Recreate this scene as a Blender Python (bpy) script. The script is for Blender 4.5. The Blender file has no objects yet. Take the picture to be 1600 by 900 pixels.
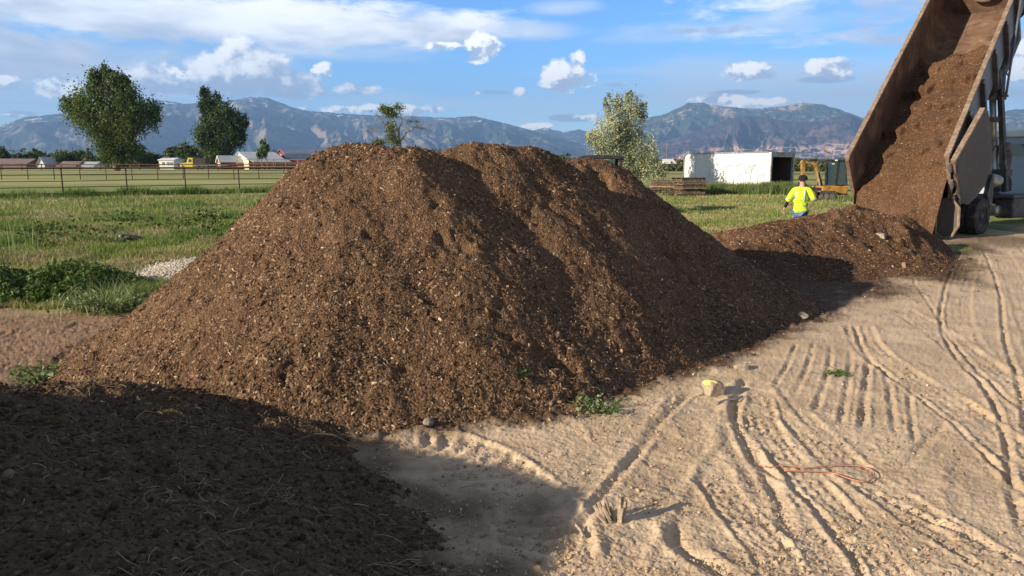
import bpy, math, random
import numpy as np
from mathutils import Vector, Matrix
random.seed(7); RNG = np.random.default_rng(7)
S = bpy.context.scene; COL = S.collection
R = math.radians
# ------------------------------------------------------------------ camera constants
F = 1160.0; PITCH = R(9.4); H = 2.2
def ray(px, py):
    """direction of a photo pixel (1600x900), unit forward-distance 1"""
    u = (px-800)/F; v = (450-py)/F
    return np.array([u, math.cos(PITCH)+v*math.sin(PITCH), -math.sin(PITCH)+v*math.cos(PITCH)])
def at_z(px, py, z=0.0):
    d = ray(px, py); t = (z-H)/d[2]; return np.array([d[0]*t, d[1]*t, z])
def at_y(px, py, y):
    d = ray(px, py); t = y/d[1]; return np.array([d[0]*t, y, H+d[2]*t])
# ------------------------------------------------------------------ numpy noise
_perm = RNG.permutation(256); _perm = np.concatenate([_perm, _perm, _perm[:2]])
_ga = RNG.uniform(0, 2*np.pi, 256); _gx = np.cos(_ga); _gy = np.sin(_ga)
def noise(x, y):
    x = np.asarray(x, float); y = np.asarray(y, float)
    xi = np.floor(x).astype(int); yi = np.floor(y).astype(int); xf = x-xi; yf = y-yi; xi &= 255; yi &= 255
    u = xf*xf*xf*(xf*(xf*6-15)+10); v = yf*yf*yf*(yf*(yf*6-15)+10)
    def g(ix, iy, dx, dy):
        h = _perm[_perm[ix & 255]+(iy & 255)]; return _gx[h]*dx+_gy[h]*dy
    a = g(xi, yi, xf, yf); b = g(xi+1, yi, xf-1, yf); c = g(xi, yi+1, xf, yf-1); d = g(xi+1, yi+1, xf-1, yf-1)
    return (a+(b-a)*u+((c+(d-c)*u)-(a+(b-a)*u))*v)*1.45
def fbm(x, y, o=4, lac=2.03, gain=.5):
    s = 0; a = 1; 
    for i in range(o):
        s = s+a*noise(x+17.3*i, y-9.1*i); x = x*lac; y = y*lac; a *= gain
    return s
def ridged(x, y, o=4):
    s = 0; a = 1
    for i in range(o):
        s = s+a*(1-2*np.abs(noise(x+31.7*i, y+11.9*i))); x = x*2.07; y = y*2.07; a *= .5
    return s
def sm(a, b, x):
    t = np.clip((np.asarray(x, float)-a)/(b-a), 0, 1); return t*t*(3-2*t)
# ------------------------------------------------------------------ object helpers
def tag(o, label=None, cat=None, group=None, kind=None):
    if label: o['label'] = label
    if cat: o['category'] = cat
    if group: o['group'] = group
    if kind: o['kind'] = kind
    return o
def empty(name, loc, label, cat, group=None):
    o = bpy.data.objects.new(name, None); COL.objects.link(o); o.location = [float(v) for v in loc]
    o.empty_display_size = .3
    return tag(o, label, cat, group)
def wloc(o):
    v = Vector((0, 0, 0))
    while o is not None:
        v = v+Vector(o.location); o = o.parent
    return v
def link_mesh(name, me, mats, parent=None, loc=None, smooth=False):
    """mesh vertices are in world space; they are moved to be relative to parent / loc"""
    if not isinstance(mats, (list, tuple)): mats = [mats]
    for m in mats: me.materials.append(m)
    o = bpy.data.objects.new(name, me); COL.objects.link(o)
    base = Vector((0, 0, 0))
    if parent is not None:
        o.parent = parent; base = wloc(parent)
    elif loc is not None:
        base = Vector([float(v) for v in loc]); o.location = base
    if base.length > 0: me.transform(Matrix.Translation(-base))
    if smooth: me.shade_smooth()
    return o
def np_mesh(name, verts, faces, sizes=None):
    """faces: (n,k) int array"""
    me = bpy.data.meshes.new(name)
    verts = np.ascontiguousarray(verts, dtype=np.float32); faces = np.ascontiguousarray(faces, dtype=np.int32)
    n, k = faces.shape
    me.vertices.add(len(verts)); me.vertices.foreach_set('co', verts.ravel())
    me.loops.add(n*k); me.loops.foreach_set('vertex_index', faces.ravel())
    me.polygons.add(n); me.polygons.foreach_set('loop_start', np.arange(0, n*k, k, dtype=np.int32))
    me.polygons.foreach_set('loop_total', np.full(n, k, dtype=np.int32))
    me.update(calc_edges=True)
    return me
def grid_mesh(name, X, Y, Z):
    r, c = X.shape
    v = np.stack([X, Y, Z], -1).reshape(-1, 3)
    i = np.arange(r*c).reshape(r, c)
    f = np.stack([i[:-1, :-1], i[:-1, 1:], i[1:, 1:], i[1:, :-1]], -1).reshape(-1, 4)
    return np_mesh(name, v, f)
def add_attr(me, name, arr):
    a = me.attributes.new(name, 'FLOAT', 'POINT'); a.data.foreach_set('value', np.ascontiguousarray(arr, dtype=np.float32).ravel())
class MB:
    def __init__(s): s.v = []; s.f = []; s.m = []; s.mi = 0
    def mesh(s, vs, fs):
        b = len(s.v); s.v += [tuple(float(c) for c in p) for p in vs]
        for f in fs: s.f.append(tuple(b+i for i in f)); s.m.append(s.mi)
        return s
    def box(s, c, size, ax=None):
        c = np.array(c, float); hx, hy, hz = [k/2 for k in size]
        A = np.eye(3) if ax is None else np.array(ax, float)
        vs = [c+A[0]*hx*i+A[1]*hy*j+A[2]*hz*k for i, j, k in ((-1,-1,-1),(1,-1,-1),(1,1,-1),(-1,1,-1),(-1,-1,1),(1,-1,1),(1,1,1),(-1,1,1))]
        return s.mesh(vs, [(0,3,2,1),(4,5,6,7),(0,1,5,4),(1,2,6,5),(2,3,7,6),(3,0,4,7)])
    def bar(s, a, b, w, h, up=(0, 0, 1)):
        a = np.array(a, float); b = np.array(b, float); d = b-a; L = np.linalg.norm(d); d /= L
        up = np.array(up, float); sd = np.cross(d, up)
        if np.linalg.norm(sd) < 1e-3: sd = np.cross(d, (1, 0, 0))
        sd /= np.linalg.norm(sd); u = np.cross(sd, d)
        return s.box((a+b)/2, (w, L, h), (sd, d, u))
    def tube(s, path, rad, n=8, cap=True):
        P = [np.array(p, float) for p in path]
        if not hasattr(rad, '__len__'): rad = [rad]*len(P)
        vs = []; prev = None
        for i, p in enumerate(P):
            d = P[min(i+1, len(P)-1)]-P[max(i-1, 0)]; d = d/(np.linalg.norm(d)+1e-9)
            if prev is None:
                u = np.cross(d, (0, 0, 1)); 
                if np.linalg.norm(u) < .1: u = np.cross(d, (1, 0, 0))
            else: u = prev-d*np.dot(prev, d)
            u = u/(np.linalg.norm(u)+1e-9); prev = u; w = np.cross(d, u)
            for k in range(n):
                a = 2*math.pi*k/n; vs.append(p+rad[i]*(u*math.cos(a)+w*math.sin(a)))
        fs = []
        for i in range(len(P)-1):
            for k in range(n):
                fs.append((i*n+k, i*n+(k+1) % n, (i+1)*n+(k+1) % n, (i+1)*n+k))
        if cap: fs.append(tuple(range(n))[::-1]); fs.append(tuple((len(P)-1)*n+k for k in range(n)))
        return s.mesh(vs, fs)
    def prism(s, pts, ext):
        n = len(pts); P = [np.array(p, float) for p in pts]; e = np.array(ext, float)
        return s.mesh(P+[p+e for p in P], [tuple(range(n))[::-1], tuple(range(n, 2*n))]+[(i, (i+1) % n, n+(i+1) % n, n+i) for i in range(n)])
    def lathe(s, c, axis, prof, n=24):
        """prof: list of (offset along axis, radius)"""
        c = np.array(c, float); ax = np.array(axis, float); ax /= np.linalg.norm(ax)
        u = np.cross(ax, (0, 0, 1)); 
        if np.linalg.norm(u) < .1: u = np.cross(ax, (1, 0, 0))
        u /= np.linalg.norm(u); w = np.cross(ax, u); vs = []
        for t, r in prof:
            for k in range(n):
                a = 2*math.pi*k/n; vs.append(c+ax*t+r*(u*math.cos(a)+w*math.sin(a)))
        fs = [(i*n+k, i*n+(k+1) % n, (i+1)*n+(k+1) % n, (i+1)*n+k) for i in range(len(prof)-1) for k in range(n)]
        return s.mesh(vs, fs)
    def ball(s, c, r, n=10, sq=(1, 1, 1)):
        c = np.array(c, float); vs = [c+np.array([0, 0, r*sq[2]])]; fs = []
        for i in range(1, n):
            t = math.pi*i/n
            for k in range(2*n):
                a = math.pi*k/n; vs.append(c+r*np.array([math.sin(t)*math.cos(a)*sq[0], math.sin(t)*math.sin(a)*sq[1], math.cos(t)*sq[2]]))
        vs.append(c-np.array([0, 0, r*sq[2]])); m = 2*n
        for k in range(m): fs.append((0, 1+k, 1+(k+1) % m))
        for i in range(n-2):
            for k in range(m): fs.append((1+i*m+k, 1+(i+1)*m+k, 1+(i+1)*m+(k+1) % m, 1+i*m+(k+1) % m))
        for k in range(m): fs.append((1+(n-2)*m+k, len(vs)-1, 1+(n-2)*m+(k+1) % m))
        return s.mesh(vs, fs)
    def build(s, name, mats, parent=None, loc=None, smooth=False, bevel=0, label=None):
        me = bpy.data.meshes.new(name); me.from_pydata(s.v, [], s.f); me.update()
        o = link_mesh(name, me, mats, parent, loc, smooth)
        if max(s.m, default=0) > 0: me.polygons.foreach_set('material_index', s.m)
        if bevel:
            b = o.modifiers.new('bevel', 'BEVEL'); b.width = bevel; b.segments = 2; b.limit_method = 'ANGLE'
        if smooth == 'auto':
            pass
        if label: o['label'] = label
        return o
# ------------------------------------------------------------------ node helpers
class NT:
    def __init__(s, nt): s.nt = nt; s.n = nt.nodes; s.l = nt.links
    def node(s, t, **kw):
        x = s.n.new(t)
        for k, v in kw.items(): setattr(x, k, v)
        return x
    def put(s, sock, val):
        if isinstance(val, bpy.types.NodeSocket): s.l.new(val, sock)
        elif val is not None:
            try: sock.default_value = val
            except Exception: sock.default_value = (*val, 1.0) if hasattr(val, '__len__') and len(val) == 3 else val
    def math(s, op, a, b=None, c=None, clamp=False):
        x = s.node('ShaderNodeMath', operation=op, use_clamp=clamp); s.put(x.inputs[0], a)
        if b is not None: s.put(x.inputs[1], b)
        if c is not None: s.put(x.inputs[2], c)
        return x.outputs[0]
    def vmath(s, op, a, b=None):
        x = s.node('ShaderNodeVectorMath', operation=op); s.put(x.inputs[0], a)
        if b is not None: s.put(x.inputs[1], b)
        return x.outputs[0]
    def mix(s, f, a, b, blend='MIX'):
        x = s.node('ShaderNodeMix', data_type='RGBA', blend_type=blend); s.put(x.inputs[0], f)
        for i, v in ((6, a), (7, b)):
            if isinstance(v, (tuple, list)) and len(v) == 3: v = (*v, 1)
            s.put(x.inputs[i], v)
        return x.outputs[2]
    def ramp(s, f, a, b, lo=0., hi=1., smooth=True):
        x = s.node('ShaderNodeMapRange'); x.interpolation_type = 'SMOOTHSTEP' if smooth else 'LINEAR'
        s.put(x.inputs[0], f)
        for i, v in ((1, a), (2, b), (3, lo), (4, hi)): s.put(x.inputs[i], v)
        return x.outputs[0]
    def noise(s, vec, scale, det=4, rough=.55, dist=0.):
        x = s.node('ShaderNodeTexNoise'); s.put(x.inputs['Vector'], vec); x.inputs['Scale'].default_value = scale
        x.inputs['Detail'].default_value = det; x.inputs['Roughness'].default_value = rough; x.inputs['Distortion'].default_value = dist
        return x.outputs[0]
    def voro(s, vec, scale, feature='F1', out=0):
        x = s.node('ShaderNodeTexVoronoi', feature=feature); s.put(x.inputs['Vector'], vec); x.inputs['Scale'].default_value = scale
        return x.outputs[out]
    def pos(s): return s.node('ShaderNodeNewGeometry').outputs['Position']
    def island(s): return s.node('ShaderNodeNewGeometry').outputs['Random Per Island']
    def attr(s, name): return s.node('ShaderNodeAttribute', attribute_name=name).outputs['Fac']
    def scale(s, vec, sc):
        x = s.node('ShaderNodeMapping'); s.put(x.inputs[0], vec); x.inputs['Scale'].default_value = sc; return x.outputs[0]
    def bump(s, h, strength, dist):
        x = s.node('ShaderNodeBump'); x.inputs['Strength'].default_value = strength; x.inputs['Distance'].default_value = dist
        s.put(x.inputs['Height'], h); return x.outputs[0]
def mat(name):
    m = bpy.data.materials.new(name); m.use_nodes = True; nt = NT(m.node_tree)
    b = m.node_tree.nodes['Principled BSDF']; b.inputs['Roughness'].default_value = .8
    return m, nt, b
def simple(name, col, rough=.7, metal=0., var=.25, scale=8., bump=.0, dirt=None, spec=.5, dirt_amt=.5):
    m, t, b = mat(name); p = t.pos()
    n = t.noise(p, scale, 5, .6)
    c = t.mix(t.ramp(n, .3, .7, 0, 1), tuple(k*(1-var) for k in col), tuple(min(1, k*(1+var*.6)) for k in col))
    if dirt is not None:
        n2 = t.noise(p, scale*.45, 6, .7, .4)
        c = t.mix(t.math('MULTIPLY', t.ramp(n2, .45, .68), dirt_amt*1.6, clamp=True), c, dirt)
    t.put(b.inputs['Base Color'], c); t.put(b.inputs['Roughness'], t.ramp(n, .2, .8, rough*.85, min(1, rough*1.12)))
    b.inputs['Metallic'].default_value = metal; b.inputs['Specular IOR Level'].default_value = spec
    if bump: t.put(b.inputs['Normal'], t.bump(n, bump, .02))
    return m
def leafmat(name, c1, c2, c3=None, trans=.25, rough=.55, patch=None):
    m, t, b = mat(name); i = t.island()
    c = t.mix(i, c1, c2)
    if c3 is not None:
        c = t.mix(t.ramp(t.noise(t.pos(), patch or .35, 2, .5), .42, .62), c, c3)
    t.put(b.inputs['Base Color'], c); b.inputs['Roughness'].default_value = rough; b.inputs['Specular IOR Level'].default_value = .25
    tr = t.node('ShaderNodeBsdfTranslucent'); t.put(tr.inputs[0], t.mix(.5, c, (.18, .24, .03)))
    mx = t.node('ShaderNodeMixShader'); mx.inputs[0].default_value = trans
    t.l.new(b.outputs[0], mx.inputs[1]); t.l.new(tr.outputs[0], mx.inputs[2])
    t.l.new(mx.outputs[0], t.n['Material Output'].inputs[0]); return m
# ------------------------------------------------------------------ light, world, camera
SUN_AZ = R(27.5)      # light travels towards +X turned 27.5 deg to +Y
SUN_EL = R(18.5)
ld = Vector((math.cos(SUN_AZ)*math.cos(SUN_EL), math.sin(SUN_AZ)*math.cos(SUN_EL), -math.sin(SUN_EL)))
sl = bpy.data.lights.new('sun', 'SUN'); sl.energy = 5.0; sl.angle = R(.5); sl.color = (1.0, .85, .65)
so = bpy.data.objects.new('sun', sl); COL.objects.link(so); so.rotation_euler = ld.to_track_quat('-Z', 'Y').to_euler(); so.location = (-20, -14, 12)
S.render.engine = 'CYCLES'; S.cycles.use_denoising = True
S.cycles.max_bounces = 5; S.cycles.volume_bounces = 0; S.cycles.diffuse_bounces = 3
S.view_settings.view_transform = 'Standard'; S.view_settings.look = 'None'; S.view_settings.exposure = 1.2; S.view_settings.gamma = 1
cam = bpy.data.cameras.new('camera'); co = bpy.data.objects.new('camera', cam); COL.objects.link(co)
cam.sensor_width = 36; cam.lens = F/1600*36; cam.clip_end = 60000; cam.clip_start = .05
co.location = (0, 0, H); co.rotation_euler = (R(90)-PITCH, 0, 0); S.camera = co

W = bpy.data.worlds.new('World'); S.world = W; W.use_nodes = True
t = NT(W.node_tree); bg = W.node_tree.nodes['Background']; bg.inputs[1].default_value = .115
sky = t.node('ShaderNodeTexSky', sky_type='NISHITA'); sky.sun_disc = False; sky.sun_elevation = SUN_EL
# direction towards the sun seen from above; Nishita rotation 0 = +Y, clockwise
sd = -ld; sky.sun_rotation = math.atan2(sd.x, sd.y); sky.altitude = 1400; sky.air_density = 1.0; sky.dust_density = .35; sky.ozone_density = 2.2
tc = t.node('ShaderNodeTexCoord').outputs['Generated']
sp = t.node('ShaderNodeSeparateXYZ'); t.l.new(tc, sp.inputs[0])
az = t.math('ARCTAN2', sp.outputs[0], sp.outputs[1])
el = t.math('ARCSINE', sp.outputs[2])
cb = t.node('ShaderNodeCombineXYZ'); t.l.new(az, cb.inputs[0]); t.l.new(el, cb.inputs[1]); P = cb.outputs[0]
def azel(px, py):
    d = ray(px, py); d = d/np.linalg.norm(d); return math.atan2(d[0], d[1]), math.asin(d[2])
def blobs(lst, base=None):
    out = None
    for cx, cy, rx, ry, w in lst:
        a, e = azel(cx, cy)
        dx = t.math('MULTIPLY_ADD', az, F/rx, -a*F/rx); dy = t.math('MULTIPLY_ADD', el, F/ry, -e*F/ry)
        r2 = t.math('MULTIPLY_ADD', dx, dx, t.math('MULTIPLY', dy, dy))
        v = t.math('MULTIPLY_ADD', r2, -w, w)       # w*(1-r2)
        out = v if out is None else t.math('MAXIMUM', out, v)
    return out
# thin veil and streaks
veil = blobs([(80,125,330,62,.8),(560,84,150,12,.6),(1260,150,380,66,1.15),(930,168,260,30,.7),(620,160,140,16,.7),(1140,44,190,15,.75),(815,50,120,16,.9),(880,11,70,12,.9),(1010,60,110,10,.5),(1400,110,200,30,.6),(950,112,120,8,.5),(1220,62,80,7,.5)])
nv = t.noise(t.scale(P, (6, 26, 1)), 1.0, 6, .6, .6)
vd = t.ramp(t.math('ADD', veil, t.math('MULTIPLY_ADD', nv, 2.4, -1.25)), -.35, 1.4, 0, .9)
# stratiform sheet, grey below
sheet = blobs([(330,28,470,44,1.1),(90,15,260,32,1.0),(640,40,170,32,1.),(420,60,200,22,.8),(-250,60,420,60,1.),(1900,60,300,70,1.),(60,62,90,10,.4),(-1200,-200,700,200,1.),(2600,-300,900,200,1)])
ns = t.noise(t.scale(P, (7, 24, 1)), 1.6, 8, .62, .35)
sd_ = t.ramp(t.math('ADD', sheet, t.math('MULTIPLY_ADD', ns, 3.0, -1.4)), .0, .95)
ns2 = t.noise(t.scale(P, (5, 18, 1)), 1.1, 5, .55, .2)
_, e0 = azel(300, 30)
low = t.ramp(el, e0-.052, e0+.02)
scol = t.mix(t.ramp(t.math('ADD', t.math('MULTIPLY', ns2, 1.0), t.math('MULTIPLY', low, .18)), .42, .78), (2.5, 2.8, 3.4), (6.0, 6.0, 6.1))
# cumulus
def cum(lst, seed, sc, dark, light, edge=.85, warm=None):
    off = t.vmath('ADD', P, (seed, seed*.7, 0)); q = t.scale(off, (1, 1.35, 1))
    n = t.noise(q, sc, 7, .6, .15)
    q2 = t.vmath('ADD', q, (-.010, .014, 0)); n2 = t.noise(q2, sc, 7, .6, .15)
    b = blobs(lst); dens = t.math('ADD', b, t.math('MULTIPLY_ADD', n, 4.4, -2.1))
    a = t.ramp(dens, 0.02, edge)
    rel = t.math('SUBTRACT', n, n2)
    top = t.math('MULTIPLY_ADD', rel, 3.4, .5)
    return a, dens, top
def shade_rel(lst):
    """0 at the bottom of the nearest blob, 1 at its top"""
    num = None
    for cx, cy, rx, ry, w in lst:
        a, e = azel(cx, cy)
        dx = t.math('MULTIPLY_ADD', az, F/rx, -a*F/rx); dy = t.math('MULTIPLY_ADD', el, F/ry, -e*F/ry)
        r2 = t.math('MULTIPLY_ADD', dx, dx, t.math('MULTIPLY', dy, dy))
        g = t.math('EXPONENT', t.math('MULTIPLY', r2, -1.0))
        v = t.math('MULTIPLY', g, t.math('MULTIPLY_ADD', dx, -.35, dy))
        num = v if num is None else t.math('ADD', num, v)
    return num
L1 = [(375,112,100,36,1.2),(362,84,34,28,1.1),(445,124,85,24,1.1),(265,124,70,24,1.0),(205,128,60,22,.9),(330,140,190,14,.9),(545,140,50,10,.6)]
a1, d1, t1 = cum(L1, 3.1, 21, None, None)
L2 = [(96,137,34,17,1.3),(0,131,30,10,1.1),(505,108,16,11,1.1),(280,112,20,9,.9),(872,120,34,26,1.5),(903,100,14,19,.9),(905,122,32,14,1.),(757,72,29,22,1.3),(742,90,22,10,.9),(1166,112,38,15,1.4),(1297,103,40,12,1.3),(1308,112,22,14,1.1),
      (811,143,11,8,1.2),(738,144,10,6,1.),(1125,156,42,10,1.4),(1180,160,40,8,1.2),(840,198,26,6,1.2),(560,170,60,7,.9),(640,172,60,9,1.1),(1592,96,40,26,1.4),(1800,110,90,30,1.3),(690,72,28,6,.9),(20,180,14,3,.7),(500,172,40,6,.9),(920,184,28,6,.8)]
a2, d2, t2 = cum(L2, 8.7, 36, None, None)
L3 = [(775,144,30,4,.9),(905,184,52,7,1.0),(1150,144,48,4,1.),(1290,124,42,6,.9),(960,132,22,5,.8),(30,178,22,5,.9),(1185,118,26,7,.6),(1120,47,120,6,.5),(990,150,26,6,.7)]
b3 = blobs(L3); n3 = t.noise(t.scale(P, (1, 2.2, 1)), 24, 6, .6, .3)
a3 = t.ramp(t.math('ADD', b3, t.math('MULTIPLY_ADD', n3, 2.2, -1.1)), 0, .7, 0, .8)
s1 = t.math('ADD', t.math('MULTIPLY', shade_rel(L1[:5]), .45), t1); s2 = t.math('ADD', t.math('MULTIPLY', shade_rel(L2), .55), t2)
col1 = t.mix(t.ramp(s1, .15, 1.10), (2.1, 2.4, 3.1), (6.6, 6.4, 6.2))
col2 = t.mix(t.ramp(s2, .15, .72), (2.6, 3.0, 3.8), (7.4, 7.1, 6.6))
hs = t.node('ShaderNodeHueSaturation'); hs.inputs['Saturation'].default_value = 1.28; t.l.new(sky.outputs[0], hs.inputs['Color'])
skc = t.mix(1.0, hs.outputs[0], (.66, .82, 1.04), 'MULTIPLY')
c = t.mix(vd, skc, (3.7, 4.2, 4.9)); c = t.mix(sd_, c, scol); c = t.mix(a3, c, (1.9, 2.35, 3.3)); c = t.mix(a1, c, col1); c = t.mix(a2, c, col2)
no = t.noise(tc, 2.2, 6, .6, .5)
ov = t.math('MAXIMUM', t.ramp(el, .42, .75), t.math('MULTIPLY', t.ramp(sp.outputs[1], .25, -.35), t.ramp(el, .02, .2)))  # added unseen cloud deck overhead and behind, to make the shade less blue
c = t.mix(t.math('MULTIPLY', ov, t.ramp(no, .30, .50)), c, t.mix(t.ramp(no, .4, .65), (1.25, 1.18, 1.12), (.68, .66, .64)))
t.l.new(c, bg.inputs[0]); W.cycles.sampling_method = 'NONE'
# ------------------------------------------------------------------ heights
def cones(X, Y, pts, slope, k=.18, top=.0):
    """smooth union of cones hanging from ridge points (x,y,z[,slope])"""
    acc = np.zeros_like(X)
    for p in pts:
        s = p[3] if len(p) > 3 else slope
        d = np.sqrt((X-p[0])**2+(Y-p[1])**2+top*top)-top
        acc = acc+np.exp(np.clip((p[2]-s*d)/k, -60, 60))
    return k*np.log(acc+1e-30)
def line_pts(lst, n=4):
    out = []
    for a, b in zip(lst[:-1], lst[1:]):
        for i in range(n): out.append(tuple(a[j]+(b[j]-a[j])*i/n for j in range(len(a))))
    out.append(tuple(lst[-1])); return out
def rp(px, py, y, dz=0): p = at_y(px, py, y); return (p[0], p[1], p[2]+dz)
MAIN = [[(-2.4,8.8,1.95,.80)]+line_pts([rp(520,240,9.1), rp(575,238,9.05), rp(640,240,9.0), rp(668,246,9.35)], 3),
        line_pts([rp(690,247,9.55), rp(735,236,9.85), rp(780,231,10.0), rp(845,240,10.45)], 3),
        line_pts([rp(885,252,11.7), rp(928,258,12.1), rp(968,270,12.3)], 3)]
def main_pile(X, Y):
    wx = fbm(X*.55+3, Y*.55, 3)*.15; wy = fbm(X*.55-8, Y*.55+5, 3)*.15
    h = None
    for i, g in enumerate(MAIN):
        c = cones(X+wx, Y+wy, g, (.91, .95, .79, .80)[i], .09, .22)
        h = c if h is None else .05*np.log(np.exp(h/.05)+np.exp(c/.05))
    h = np.where(h < .5, h-.0, h)
    # concave toe: the lowest part spreads out
    h = np.where(h < .28, .28-(.28-h)*.8, h)
    return h
FARP = line_pts([rp(1155,382,15.2), rp(1215,352,16.2), rp(1262,342,16.8), rp(1330,334,17.2), rp(1400,326,18.2)], 3)
FARP = [(a, b, c-(.22 if a > 8.3 else .13 if a < 7.2 else .07), .46+.25*max(0, min(1, (a-7.6)/1.5))) for a, b, c in FARP]+line_pts([(8.6,18.6,.72,.62), (9.2,19.6,.86,.85), (9.8,20.8,1.05,1.1)], 3)
def far_pile(X, Y):
    wx = fbm(X*.5+13, Y*.5, 3)*.35; wy = fbm(X*.5-18, Y*.5+5, 3)*.35
    h = cones(X+wx, Y+wy, FARP, .46, .10, .3)
    # furrows where each dumped ridge slid
    s = (X*.8+Y*.2); h = h+.12*ridged(s*.75+wx*1.3, Y*.15, 2)*sm(-.2, .5, h)*sm(10, 8.8, X)-.12
    tf = .6+.5*sm(8.5, 9.8, X); return np.where(h < .3, .3-(.3-h)*tf, h)
FG = line_pts([(-4.85,1.3,1.70), (-4.76,2.0,1.84), (-4.80,2.8,1.66), (-4.98,3.3,1.40), (-5.1,3.9,1.08), (-4.9,4.6,.82), (-4.6,5.2,.64)], 3)
def fg_pile(X, Y):
    wx = fbm(X*.7+23, Y*.7, 3)*.22; wy = fbm(X*.7-28, Y*.7+5, 3)*.22
    h = cones(X+wx*.7, Y+wy*.7, FG, .66, .08, .35)
    h2 = cones(X+wx, Y+wy, [(-3.3,4.0,.62), (-2.7,3.5,.52), (-2.0,2.9,.47), (-1.45,2.5,.40), (-1.05,2.1,.35), (-3.3,5.4,.46), (-3.7,4.9,.58), (-2.7,4.7,.34)], .40, .12, .3)
    h = .1*np.log(np.exp(h/.1)+np.exp(h2/.1))
    return np.where(h < .3, .3-(.3-h)*.75, h)
def ground_base(X, Y):
    z = .15*sm(11, 18, Y)+.33*sm(23, 42, Y)+.62*sm(45, 160, Y)
    left = sm(-2, -5, X)
    z = z+left*(.30*sm(9, 22, Y))*(1-sm(30, 42, Y))
    return z+.04*fbm(X*.12, Y*.12, 2)*sm(4, 12, np.hypot(X, Y))
def gb(x, y): return float(ground_base(np.array([float(x)]), np.array([float(y)]))[0])
# ------------------------------------------------------------------ ruts in the sand (each: photo pixels, width, kind)
RUTS = [
 ([(1078,612),(1040,655),(1000,705),(950,765),(905,830),(860,900)], .10, 'furrow', .030),
 ([(1050,612),(1015,660),(975,710),(930,765),(880,830)], .09, 'berm', .030),
 ([(1120,690),(1092,730),(1058,785),(1030,840),(1005,900)], .10, 'berm', .045),
 ([(1165,590),(1148,640),(1168,700),(1205,755),(1228,810),(1232,850)], .12, 'furrow', .055),
 ([(1150,590),(1130,640),(1120,690),(1150,740),(1180,790)], .14, 'berm', .05),
 ([(1180,620),(1200,680),(1250,740),(1310,810),(1370,880),(1400,930)], .26, 'tread', .035),
 ([(1110,740),(1150,800),(1200,860),(1240,930)], .24, 'tread', .03),
 ([(1230,640),(1290,700),(1370,760),(1460,820),(1600,900)], .30, 'tread', .03),
 ([(1050,800),(1065,850),(1120,890),(1180,930)], .16, 'furrow', .05),
 ([(1340,505),(1362,548),(1420,590),(1500,640),(1590,710),(1680,790)], .34, 'tread', .035),
 ([(1335,505),(1350,550),(1405,600),(1480,655),(1560,730),(1640,810)], .08, 'furrow', .04),
 ([(1400,480),(1460,515),(1520,560),(1600,620),(1700,690)], .36, 'tread', .03),
 ([(1500,405),(1478,450),(1470,500),(1496,560),(1545,620),(1575,700),(1580,760)], .08, 'furrow', .05),
 ([(1520,405),(1500,455),(1500,510),(1530,560),(1580,630),(1640,700)], .34, 'tread', .025),
 ([(1535,402),(1560,455),(1570,520),(1590,600),(1605,680)], .08, 'furrow', .05),
 ([(1560,400),(1590,450),(1620,520),(1660,600)], .34, 'tread', .025),
 ([(1590,395),(1640,450),(1700,520)], .08, 'furrow', .04),
 ([(1425,440),(1455,480),(1480,520),(1520,570),(1600,650)], .07, 'furrow', .035),
 ([(1260,500),(1330,480),(1420,445),(1480,425)], .10, 'berm', .03),
 ([(1220,520),(1300,515),(1390,490),(1450,470)], .10, 'furrow', .025),
 ([(1358,560),(1352,610),(1346,680)], .09, 'furrow', .045),
 ([(1330,548),(1322,610),(1310,672)], .08, 'furrow', .03),
 ([(1300,540),(1288,600),(1268,650)], .08, 'furrow', .028),
 ([(1272,536),(1258,580),(1236,625)], .08, 'furrow', .028),
 ([(1245,535),(1228,575),(1205,612)], .07, 'furrow', .025),
 ([(1385,580),(1392,640),(1400,690)], .08, 'furrow', .03),
 ([(1420,610),(1425,660),(1430,700)], .07, 'furrow', .028),
 ([(1200,600),(1240,650),(1290,690),(1350,680),(1410,665),(1470,680)], .09, 'berm', .035),
 ([(1480,660),(1450,690),(1410,740)], .10, 'furrow', .03),
 ([(1500,690),(1470,740),(1480,800),(1520,880)], .12, 'berm', .03),
 ([(1570,720),(1590,790),(1610,860)], .10, 'furrow', .045),
 ([(1160,640),(1190,720),(1260,780),(1330,860),(1350,930)], .07, 'furrow', .03),
 ([(1350,760),(1430,800),(1520,840),(1640,900)], .09, 'furrow', .035),
 ([(620,690),(700,700),(765,730),(815,775),(850,830),(850,900)], .50, 'lug', .040),
 ([(600,720),(680,745),(740,790),(775,850)], .07, 'berm', .025),
 ([(900,640),(930,700),(980,735),(1030,740)], .06, 'berm', .014),
 ([(985,700),(1020,728),(1080,730)], .05, 'furrow', .012),
]
DIRT_RUTS = [([(-120,520),(40,522),(110,516),(150,500)], .30, 'tread', .04), ([(-120,552),(30,548),(100,538),(140,530)], .30, 'tread', .035), ([(-100,575),(30,572),(90,565)], .20, 'tread', .03), ([(-120,508),(60,504),(130,500)], .12, 'furrow', .05), ([(-80,535),(60,531),(130,523)], .1, 'furrow', .04)]
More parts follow.
